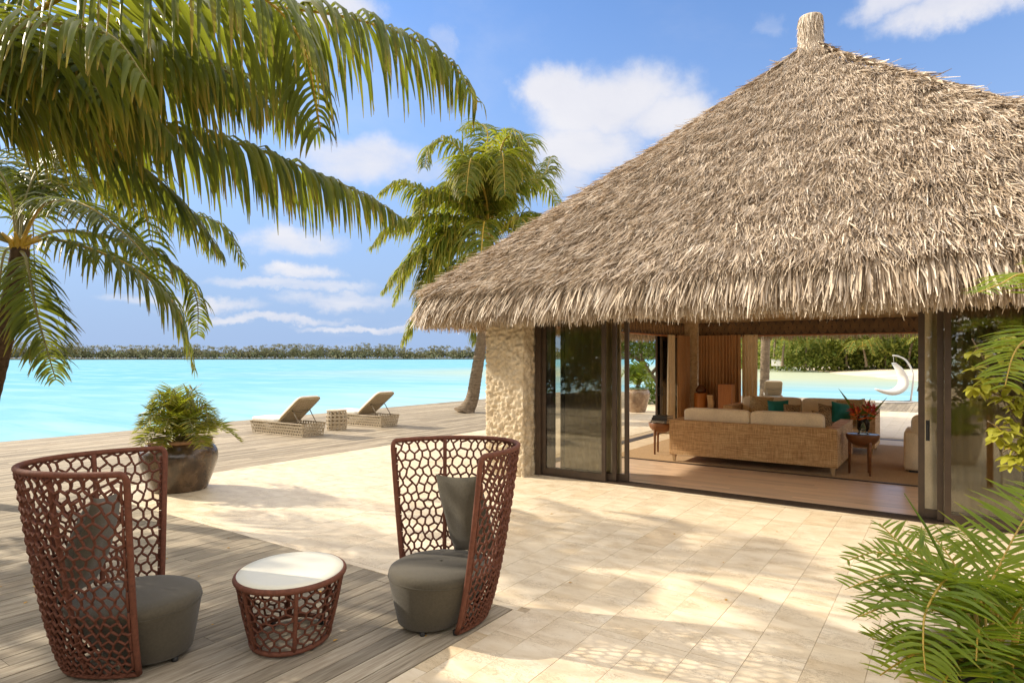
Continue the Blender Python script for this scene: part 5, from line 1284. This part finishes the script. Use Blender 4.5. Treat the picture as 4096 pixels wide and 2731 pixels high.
# C: the palm rising behind the left eave
cb = Vector((-13.65, 17.19, 0)); cc_ = Vector((-13.39, 17.98, 6.05))
pc_ = empty('coconut_palm', cb, label='coconut palm with a curved pale trunk growing through the deck beside the stone pier', cat='palm tree', group=G_P)
trunk(pc_, [(-13.75, 17.0, -.05), (-13.62, 17.25, .45), (-13.55, 17.37, 1.16), (-13.46, 17.56, 2.38), (-13.39, 17.73, 3.91), cc_], .25, .15, cb, 1.75); coconut_bits(pc_, cc_, cb)
FC = dict(a=[(-13.39, 17.98, 6.1), (-13.59, 17.35, 7.09), (-14.24, 16.05, 7.36), (-14.85, 15.02, 7.67), (-15.2, 14.41, 7.23)], b=[(-13.39, 17.98, 6.1), (-13.59, 17.35, 8.3), (-14.08, 16.77, 9.3), (-14.5, 16.11, 9.12), (-14.55, 15.84, 8.32)],
          c=[(-13.39, 17.98, 6.1), (-13.7, 18.0, 8.48), (-13.81, 18.41, 10.02), (-14.38, 18.63, 10.61), (-15.2, 18.55, 10.5)], d=[(-13.39, 17.98, 6.1), (-13.08, 17.95, 8.36), (-12.71, 17.96, 9.52), (-12.16, 18.1, 9.3), (-11.93, 17.89, 7.86)],
          e=[(-13.39, 17.98, 6.1), (-13.29, 18.77, 8.28), (-13.04, 19.55, 9.88), (-13.59, 19.78, 10.54), (-14.29, 19.9, 10.3)], f=[(-13.39, 17.98, 6.1), (-13.19, 18.36, 7.23), (-12.65, 18.97, 8.06), (-12.18, 19.54, 8.42), (-12.17, 20.15, 9.39)],
          g=[(-13.39, 17.98, 6.1), (-13.65, 17.19, 6.61), (-14.3, 15.89, 6.6), (-15.03, 14.89, 6.23), (-15.53, 14.31, 5.48)], h=[(-13.39, 17.98, 6.1), (-13.52, 17.03, 6.12), (-14.04, 15.82, 5.69), (-14.59, 14.95, 4.91), (-15.03, 14.41, 4.06)],
          i=[(-13.39, 17.98, 6.1), (-13.15, 17.04, 5.78), (-13.56, 16.15, 5.54), (-13.96, 15.51, 4.78), (-14.12, 15.16, 3.76)], j=[(-13.39, 17.98, 6.1), (-12.83, 18.12, 6.37), (-12.21, 18.3, 6.78), (-11.46, 18.82, 6.63), (-10.58, 19.43, 5.87)],
          k=[(-13.39, 17.98, 6.1), (-13.15, 17.41, 7.49), (-12.97, 16.56, 8.3), (-12.65, 15.93, 8.23), (-12.45, 15.46, 6.98)], l=[(-13.39, 17.98, 6.1), (-13.84, 19.0, 7.93), (-13.74, 20.29, 9.0), (-13.43, 21.72, 8.9), (-12.95, 22.65, 7.6)],
          m=[(-13.39, 17.98, 6.1), (-12.84, 17.62, 7.79), (-12.37, 17.22, 8.66), (-11.96, 16.78, 8.46), (-11.67, 16.49, 7.08)], n=[(-13.39, 17.98, 6.1), (-14.34, 17.56, 5.35), (-15.11, 17.03, 4.57), (-15.63, 16.67, 3.48), (-16.08, 16.36, 2.39)],
          o=[(-13.39, 17.98, 6.1), (-13.57, 18.09, 5.35), (-13.95, 17.95, 3.8), (-14.02, 17.91, 2.39)], p=[(-13.39, 17.98, 6.1), (-14.24, 18.72, 7.12), (-15.55, 19.04, 8.52), (-16.31, 19.09, 8.51), (-16.9, 19.09, 7.38)])
for n_, (key, ct) in enumerate(FC.items()): frond(pc_, ct, 1.3, .065, 104, 1.3, M['palm_far'], M['rachis_y'], none, r0=.05, seed=120 + n_, loc=cb, rows=4, start=.14)
for k, (az, ln, ri, sg) in enumerate([(2.6, 3.2, .2, 2.6), (3.4, 3.0, .1, 2.8), (-2.2, 3.4, .3, 2.6), (1.9, 3.2, .4, 2.4), (-1.3, 3.6, .9, 2.2), (2.9, 2.4, 2.2, .9), (-2.7, 3.0, 1.6, 1.5)]): frond(pc_, arc((-13.39, 17.98, 6.1), az, ln, ri, sg), 1.2, .065, 90, 1.3, M['palm_far'], M['rachis_y'], none, r0=.05, seed=145 + k, loc=cb, rows=4, start=.14)
# D: straight grey trunk behind the pavilion
db = Vector((-6.55, 28.75, 0)); dc = Vector((-6.40, 28.7, 7.0))
pd = empty('coconut_palm', db, label='palm with a straight grey trunk seen through the rear opening', cat='palm tree', group=G_P)
trunk(pd, [db, (-6.5, 28.7, 2), (-6.42, 28.7, 4.5), dc], .20, .165, db, 1.1)
for k in range(12): frond(pd, arc(dc, k * .524 + .2, 3.4, 1.2 - .5 * (k % 3), 2.2), .8, .07, 26, .8, M['palm_far'], M['rachis'], none, seed=160 + k, loc=db, rows=3, r0=.04)

# broadleaf trees and bushes: limbs and leaf clumps
def leafy(name, loc, crown, n, leaf, label, cat, limbs, mat=None, group=None, seed=0, rt=.10):
    """crown = list of (x,y,z,rx,ry,rz) blobs relative to loc; n leaves; limbs = list of point lists"""
    root = empty(name, loc, label=label, cat=cat, group=group)
    rg = np.random.default_rng(seed)
    b = MB()
    for i, l_ in enumerate(limbs): b.tube(spline(l_, 12), [rt * (1 - .6 * k / 11) * (1 if i == 0 else .6) for k in range(12)], 8)
    b.build('trunk' if cat == 'tree' else 'stem', M['bark'], root, True)
    Vs = []; wts = np.array([c[3] * c[4] * c[5] for c in crown]) ** .67; wts /= wts.sum()
    for c, wgt in zip(crown, wts):
        k = int(n * wgt)
        # leaves gather in sprays near the outside of each blob
        sp = max(6, k // 14); u = rg.normal(size=(sp, 3)); u /= np.linalg.norm(u, axis=1)[:, None]; u *= rg.uniform(.45, 1.0, (sp, 1)) ** .5
        ctr = u[rg.integers(0, sp, k)] * np.array(c[3:6]) + np.array(c[:3])
        Vs.append(ctr + rg.normal(size=(k, 3)) * leaf * 1.3)
    Cn = np.concatenate(Vs); k = len(Cn)
    d = rg.normal(size=(k, 3)); d[:, 2] -= .35; d /= np.linalg.norm(d, axis=1)[:, None]
    s = np.cross(d, rg.normal(size=(k, 3)) * .6 + [0, 0, 1]); s /= np.linalg.norm(s, axis=1)[:, None]
    L_ = leaf * rg.uniform(.7, 1.3, (k, 1)); Wd = L_ * .28
    nn_ = np.cross(d, s)
    V = np.stack([Cn, Cn + d * L_ * .45 + s * Wd + nn_ * L_ * .06, Cn + d * L_, Cn + d * L_ * .45 - s * Wd + nn_ * L_ * .06], 1).reshape(-1, 3)
    F = np.arange(k * 4).reshape(k, 4)
    tag(link('crown' if cat == 'tree' else 'foliage', np_mesh(name + '_leaves', V, F, mat or M['bush']), root), kind='stuff')
    return root
leafy('broadleaf_tree', (-10.6, 25.4, 0), [(-.4, .3, 3.1, 2.2, 1.9, 1.1), (.9, -.4, 2.7, 1.5, 1.4, .9), (-1.4, -.6, 2.9, 1.3, 1.3, .9), (.2, .5, 3.9, 1.8, 1.6, .8), (1.4, .6, 2.4, 1.0, 1.0, .7)], 6500, .17, 'broad-leaved green tree over the brown pot outside the side opening', 'tree',
      [[(.9, .2, 0), (.5, .1, .8), (-.1, .1, 1.6), (-.4, .2, 2.6)], [(.2, .1, 1.2), (.9, -.2, 1.9), (1.2, -.3, 2.5)], [(0, .1, 1.6), (-.9, -.2, 2.2), (-1.3, -.5, 2.8)]], seed=2, rt=.13)
leafy('leafy_bush', (-9.35, 24.6, 0), [(0, 0, .5, .8, .7, .55), (.6, .3, .6, .6, .6, .6), (-.7, .2, .45, .6, .6, .45)], 1700, .16, 'round leaved green bush behind the brown pot', 'bush', [[(0, 0, 0), (.1, 0, .5), (.2, .1, .9)]], seed=3, rt=.03)
# trees behind the viewer, seen only as reflections in the door glass and as shade
GB = 'trees behind the terrace'
tr0 = leafy('broadleaf_tree', (-12.3, -1.2, 0), [(.6, .6, 4.1, 2.0, 1.7, 1.2), (-.9, -.5, 4.3, 1.7, 1.6, 1.2), (1.7, -.3, 3.6, 1.4, 1.3, .9), (.3, 1.7, 3.8, 1.4, 1.3, 1.0)], 3600, .22, 'leafy tree left of the deck shading the rope chairs', 'tree', [[(0, 0, 0), (.2, .1, 1.5), (.3, .2, 3.2)], [(.2, .1, 1.6), (-.6, -.4, 3), (-.9, -.6, 4)]], seed=4, group=GB)
big = [(0, 0, 3.0, 3.2, 2.6, 2.6), (2.4, .5, 2.4, 2.2, 2.0, 2.0), (-2.4, -.3, 2.6, 2.3, 2.0, 2.2), (.4, 0, 5.0, 2.4, 2.2, 1.6)]
t0 = leafy('broadleaf_tree', (-9, -11, 0), big, 5200, .34, 'dense tree behind the viewer, reflected in the door glass', 'tree', [[(0, 0, 0), (0, 0, 1.5), (.2, .1, 4)]], seed=6, group=GB, rt=.2)
for x, y, rz in ((-15, -8, 3), (-20, -11, 5.2), (-26, -9, .8), (-14, -14, 2.4), (-3.5, -10, 1), (2, -11.5, 2.2), (7.5, -9.5, 4), (12.5, -5, .4), (13, 1, 2)): copy_tree(t0, (x, y, 0), rz, 'dense tree behind the viewer, reflected in the door glass')

# potted palms and shrubs
def fan_plant(name, loc, n, ln, ll, wd, label, mat, seed, cat='potted palm', rise=(.25, .8), budget=None, nl=20, group=None, droop=.35, spread=1.0, rm=None):
    root = empty(name, loc, label=label, cat=cat, group=group); rg = random.Random(seed); L0 = Vector(loc)
    for k in range(n):
        az = 2.399 * k + rg.uniform(-.25, .25); e = rise[0] + (rise[1] - rise[0]) * rg.random(); f = rg.uniform(.75, 1.1) * ln
        u = Vector((math.sin(az), math.cos(az), 0)); h = f * spread * (1.15 - e * .75)
        ct = [L0 + u * .03, L0 + u * h * .30 + Vector((0, 0, f * e * .62)), L0 + u * h * .66 + Vector((0, 0, f * e * .86)), L0 + u * h + Vector((0, 0, f * (e * .86 - .16 - .1 * rg.random())))]
        frond(root, ct, ll, wd, nl, droop, mat, rm or M['rachis'], budget if budget is not None else [0], r0=.007, seed=seed * 50 + k, loc=L0, start=.22, ang=(48, 30), vee=.3, rows=3, shape=.55)
    return root
fan_plant('pygmy_palm', (-9.16, 4.77, .64), 34, .92, .27, .024, 'dark green feathery palm growing in the dark glazed pot', M['palm_far'], 3, rise=(.25, 1.0), nl=24, spread=.92, droop=.15)
b = MB(); b.tube([(0, 0, 0), (.01, 0, .12), (0, .01, .22)], [.07, .06, .03], 8)
fan_plant('areca_palm', (-8.95, 20.66, .76), 22, 1.15, .34, .035, 'yellow-green feathery palm in the brown pot outside the side opening', M['areca'], 5, rise=(.45, 1.0), nl=22, spread=.7)
AF = dict(f1=[(.11, 3.85, .62), (.21, 3.98, .85), (.33, 4.24, 1.05), (.48, 4.59, 1.18)], f2=[(.09, 3.71, .64), (.01, 3.53, .88), (-.07, 3.17, .85), (-.08, 2.99, .78), (-.07, 2.89, .70)], f3=[(.11, 3.85, .57), (.01, 3.9, .76), (-.13, 3.92, .87), (-.22, 3.98, .91), (-.31, 4.04, .98)],
          f4=[(.1, 3.84, .57), (-.01, 3.76, .81), (-.15, 3.72, .89), (-.3, 3.69, .91), (-.42, 3.6, .87)], f5=[(.1, 3.72, .62), (-.01, 3.58, .84), (-.16, 3.42, .91), (-.27, 3.28, .90), (-.36, 3.15, .88)], f6=[(.09, 3.65, .62), (-.01, 3.46, .77), (-.15, 3.24, .84), (-.31, 3.01, .81)],
          f7=[(.08, 3.58, .58), (-.07, 3.29, .65), (-.17, 3.17, .67), (-.26, 3.04, .72)], f8=[(.08, 3.58, .56), (-.1, 3.15, .66), (-.17, 3.04, .64), (-.22, 2.89, .64)], f9=[(.12, 3.73, .62), (.15, 3.63, .81), (.2, 3.48, .85), (.26, 3.4, .85)],
          f10=[(.14, 3.62, .54), (.2, 3.42, .64), (.25, 3.21, .72)], f11=[(.12, 3.97, .53), (.07, 4.18, .70), (-.03, 4.35, .83), (-.12, 4.54, .87)], f12=[(.14, 3.99, .53), (.19, 4.38, .67), (.14, 4.71, .77), (.05, 4.9, .83)],
          f13=[(.15, 3.87, .55), (.28, 4.08, .66), (.41, 4.17, .71)], f14=[(.14, 3.62, .54), (.23, 3.32, .57), (.26, 3.22, .52)], f15=[(.09, 3.59, .56), (-.01, 3.03, .62), (-.02, 2.84, .60)], f16=[(.16, 3.55, .54), (.12, 3.35, .74), (.10, 3.15, .78), (.09, 3.0, .74)], f17=[(.16, 3.6, .54), (.28, 3.5, .86), (.36, 3.42, .98), (.45, 3.35, 1.0)])
al_ = Vector((.16, 3.55, .48))
ar = empty('areca_palm', al_, label='bright green feathery palm filling the lower right corner', cat='potted palm')
bud = [300]
AL = dict(f1=(.34, 26), f2=(.34, 30), f3=(.25, 26), f4=(.22, 28), f5=(.24, 26), f6=(.24, 26), f7=(.2, 22), f8=(.18, 20), f9=(.24, 22), f10=(.22, 20), f11=(.26, 24), f12=(.28, 24), f13=(.25, 20), f14=(.2, 18), f15=(.22, 20), f16=(.24, 22), f17=(.3, 22))
for k, (key, ct) in enumerate(AF.items()):
    st = [(.14 + .05 * math.sin(k * 2.1), 3.55 + .06 * math.cos(k * 1.7), .49)]
    c0 = Vector(ct[0]); mid = (Vector(st[0]) + c0) / 2 + Vector((0, 0, .04))
    frond(ar, [st[0], mid] + ct, AL[key][0] * (.82 if key in ('f4', 'f5', 'f6', 'f7') else .95), .022 if key not in ('f1', 'f2') else .025, int(AL[key][1] * .92), .16 if key != 'f2' else .55, M['areca'], M['rachis_y'], bud, r0=.008, seed=200 + k, loc=al_, start=.36, ang=(40, 20), vee=.30, rows=4, shape=.5, fold=.3)
b = MB(); b.tube([Vector(p) - al_ for p in [(.12, 3.6, .49), (.1, 3.84, .62), (.01, 3.9, .81), (-.09, 3.95, 1.01), (-.19, 3.94, 1.18)]], [.009, .009, .008, .007, .002], 6); b.build('spear_leaf', M['areca'], ar, True, True)
rgs = random.Random(4); b = MB()
for k in range(14):
    a = rgs.uniform(0, 6.28); r = rgs.uniform(.02, .13); b.tube([(r * math.cos(a), r * math.sin(a) , 0), (r * 1.3 * math.cos(a), r * 1.3 * math.sin(a), .12), (r * 1.9 * math.cos(a), r * 1.9 * math.sin(a) + .06, .3)], [.011, .009, .005], 6)
b.build('cane', M['rachis_y'], ar, True)
for k in range(5):
    a = rgs.uniform(0, 6.28); frond(ar, [al_ + Vector((0, 0, .02)), al_ + Vector((.12 * math.sin(a), .12 * math.cos(a), .16)), al_ + Vector((.28 * math.sin(a), .28 * math.cos(a), .20)), al_ + Vector((.40 * math.sin(a), .40 * math.cos(a), .12))], .2, .022, 18, .4, M['areca'], M['rachis_y'], none, r0=.006, seed=260 + k, loc=al_, start=.3, rows=3, shape=.5)
# palm reaching in from the right edge
rl = Vector((.95, 6.35, 0))
rp = empty('feather_palm', rl, label='palm fronds reaching in from the right edge in front of the thatch', cat='palm tree')
b = MB(); b.tube([(0, 0, 0), (-.08, -.1, 1.0), (-.18, -.23, 1.97)], [.05, .04, .03], 8); b.build('trunk', M['rachis'], rp, True)
RF = dict(r1=[(.77, 6.12, 1.97), (.56, 5.74, 2.09), (.42, 5.4, 2.01), (.35, 5.23, 1.91), (.3, 5.07, 1.72)], r2=[(.77, 6.12, 1.97), (.62, 5.9, 2.4), (.43, 5.52, 2.47), (.29, 5.31, 2.39), (.17, 5.17, 2.33)], r3=[(.77, 6.12, 1.97), (.75, 6.1, 2.4), (.68, 6.0, 2.6), (.6, 5.8, 2.68)])
bud = [200]
for k, (key, ct) in enumerate(RF.items()): frond(rp, ct, .28, .022, 34, .30, M['areca'], M['rachis_y'], bud, r0=.010, seed=300 + k, loc=rl, start=.28, ang=(25, 20), vee=.1, rows=4, shape=.5)
for k, az in enumerate((.3, 1.1, 1.9, 2.7)): frond(rp, arc((.77, 6.12, 1.97), az, 1.0, .45 - .08 * k, .5), .28, .022, 28, .3, M['areca'], M['rachis_y'], none, r0=.010, seed=320 + k, loc=rl, start=.28, ang=(25, 20), vee=.1, shape=.5)
# climbing shrub with yellow leaves on a post
ps = MB(); ps.box(.475, .555, 5.74, 5.82, 0, 1.12, .006); tag(ps.build('wooden_post', M['orange_wood'], None), 'reddish wooden post at the right edge below the yellow leaved shrub', 'post')
vb = Vector((.62, 6.35, 0)); vine = empty('climbing_shrub', vb, label='climbing shrub with rounded yellow-green leaves in front of the right glass door', cat='shrub')
def oval_leaf(L_, w):
    b = MB(); K = 6; vs = []
    for i in range(K + 1):
        s = i / K; ww = w * math.sin(PI * (.06 + .90 * s)) ** .8; z = -.18 * L_ * s * s
        vs += [(s * L_, -ww, z + ww * .35), (s * L_, 0, z), (s * L_, ww, z + ww * .35)]
    b.add(vs, [q for i in range(K) for q in ((3 * i, 3 * i + 1, 3 * i + 4, 3 * i + 3), (3 * i + 1, 3 * i + 2, 3 * i + 5, 3 * i + 4))]); return b
lms = [oval_leaf(.105, .030).mesh('leaf', M['vine'], True), oval_leaf(.085, .027).mesh('leaf', M['vine'], True), oval_leaf(.07, .022).mesh('leaf', M['vine'], True)]
rv = random.Random(9)
stems = [[(.62, 6.35, 0), (.6, 6.35, .9), (.42, 6.28, 1.45), (.30, 6.24, 1.75), (.16, 6.18, 2.05)], [(.62, 6.35, .5), (.55, 6.35, 1.2), (.40, 6.28, 1.30), (.26, 6.24, 1.40)], [(.62, 6.35, .9), (.55, 6.3, 1.5), (.45, 6.25, 1.9), (.32, 6.2, 2.05)], [(.6, 6.35, .6), (.5, 6.3, 1.05), (.42, 6.3, 1.18), (.36, 6.28, 1.16)], [(.62, 6.35, 1.0), (.5, 6.3, 1.5), (.30, 6.22, 1.62), (.20, 6.2, 1.68)], [(.62, 6.35, .3), (.6, 6.3, .7), (.5, 6.2, .85), (.40, 6.1, .82)]]
cnt_l = 0
for si, sp_ in enumerate(stems):
    pts = spline(sp_, 30); b = MB(); b.tube([p - vb for p in pts], .006, 5); b.build('stem', M['bark'], vine, True)
    for k in range(9 if si < 5 else 4):
        i = 10 + int(19 * (k + rv.random()) / 9); i = min(i, 29); p = pts[i]
        hub = p + Vector((rv.uniform(-.09, .09), rv.uniform(-.09, .06), rv.uniform(-.06, .08)))
        b = MB(); b.tube([p - vb, (p + hub) / 2 - vb + Vector((0, 0, .01)), hub - vb], .0022, 4); b.build('twig', M['rachis_y'], vine)
        a0 = rv.uniform(0, 6.28)
        for q in range(rv.randint(5, 7)):
            o = link('leaf', rv.choice(lms), vine, hub - vb); o.rotation_euler = (rv.uniform(-.4, .4), rv.uniform(-.2, .75), a0 + q * 1.05 + rv.uniform(-.3, .3)); s = rv.uniform(.8, 1.25); o.scale = (s, s, s); cnt_l += 1

# palms and bushes along the beach across the bay
GBay = 'palms along the bay beach'
def far_palm(x, y, h, label, seed, lean=(0, 0), R=4.2):
    rg = random.Random(seed); b0 = Vector((x, y, .2)); top = Vector((x + lean[0], y + lean[1], h))
    root = empty('beach_palm', b0, label=label, cat='palm tree', group=GBay)
    trunk(root, [b0, b0.lerp(top, .45) + Vector((lean[0] * -.12, 0, 0)), top], .24, .16, b0, 1.5)
    for k in range(20):
        az = 2.399 * k + rg.uniform(-.2, .2); frond(root, arc(top, az, R * rg.uniform(.8, 1.1), rg.uniform(.1, 1.7), rg.uniform(1.4, 2.6)), R * .30, .26, 14, .7, M['beach_leaf'], M['rachis_y'], none, r0=.08, seed=seed * 30 + k, loc=b0, rows=2, start=.15)
for k, (x, y, h, lab, ln) in enumerate([(-26.5, 131, 5.2, 'short beach palm left of the pale hut on the bay', (.4, 0)), (-22.6, 133, 4.6, 'beach palm second from the left along the bay', (0, .5)), (-15.9, 136, 5.6, 'slender beach palm with a bare trunk in the middle of the bay', (-.5, 0)), (-12.4, 134, 3.9, 'low spreading beach palm right of the slender one', (-.6, 0)),
                                   (-9.4, 137, 7.0, 'tall beach palm with a leaning trunk above the swing chair', (-1.2, 0)), (-6.0, 137, 6.2, 'beach palm behind the curved arm of the swing chair', (1.0, 0)), (-30, 140, 8.5, 'tall palm at the far left of the bay beach', (.5, 0)), (-19, 142, 8.8, 'tall palm behind the bushes in the middle of the bay', (.8, 0)), (-3, 134, 5.4, 'beach palm at the right end of the bay view', (.5, 0))]):
    far_palm(x, y, h, lab, 400 + k, ln)
GBu = 'bushes along the bay beach'
bb = leafy('beach_bush', (-24, 134, .2), [(0, 0, 1.3, 3.2, 2.4, 1.5), (2.6, .6, 1.6, 2.6, 2.2, 1.6), (-2.6, .4, 1.4, 2.4, 2.0, 1.4), (.5, .8, 2.6, 2.2, 1.8, 1.2)], 2200, .55, 'dense green bush at the left of the bay beach', 'bush', [[(0, 0, 0), (.1, 0, .6), (.2, .1, 1.6)]], mat=M['beach_leaf'], seed=11, group=GBu, rt=.12)
for x, y, rz, s, lab in ((-17.5, 139, 1.2, 1.3, 'dense green bush behind the slender beach palm'), (-12.5, 139, 2.5, 1.25, 'dense green bush behind the low spreading palm'), (-7.5, 141, 3.8, 1.4, 'large green bush behind the swing chair'), (-2, 139, 5, 1.4, 'large green bush at the right end of the bay'), (-30, 146, .6, 1.6, 'large green bush at the left end of the bay'), (-22, 148, 4.4, 2.1, 'tall dark thicket behind the bay palms'), (-13, 150, 2.0, 2.2, 'tall dark thicket behind the middle of the bay'), (-4, 150, 3.0, 2.2, 'tall dark thicket behind the right of the bay'), (-38, 165, 1.0, 2.4, 'tall thicket beyond the left of the bay'), (-48, 200, 2.0, 3.0, 'distant thicket at the far end of the bay'), (-62, 262, 3.0, 3.6, 'farthest thicket where the bay bends away')):
    o = copy_tree(bb, (x, y, .2), rz, lab); o.scale = (s, s, s * (.75 + .5 * ((x * 7.3 + y) % 1)))
hut = empty('beach_hut', (-27.8, 133.2, .25), label='small pale walled hut at the water edge across the bay', cat='hut')
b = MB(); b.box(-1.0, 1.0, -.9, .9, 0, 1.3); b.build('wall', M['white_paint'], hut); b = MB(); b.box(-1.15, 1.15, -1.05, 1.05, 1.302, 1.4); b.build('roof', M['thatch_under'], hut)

# fallen yellow petals scattered over the deck and tiles
pm_ = MB(); rp_ = random.Random(31)
for k in range(34):
    x, y = (rp_.uniform(-6.6, -2.9), rp_.uniform(.9, 3.8)) if k < 22 else (rp_.uniform(-4.5, -.5), rp_.uniform(4.2, 7.5))
    a = rp_.uniform(0, 6.28); s = rp_.uniform(.7, 1.5); c_, s_ = math.cos(a) * s, math.sin(a) * s
    pm_.add([(x + c_ * u - s_ * v, y + s_ * u + c_ * v, .0035 + z) for u, v, z in ((0, 0, 0), (.012, .008, .004), (.03, 0, .001), (.012, -.009, .005))], [(0, 1, 2, 3)])
tag(pm_.build('fallen_petals', simple('yellow_petal', (.55, .30, .04), .7, .3)), 'tiny yellow petals scattered on the weathered deck and tiles', 'petals', kind='stuff')
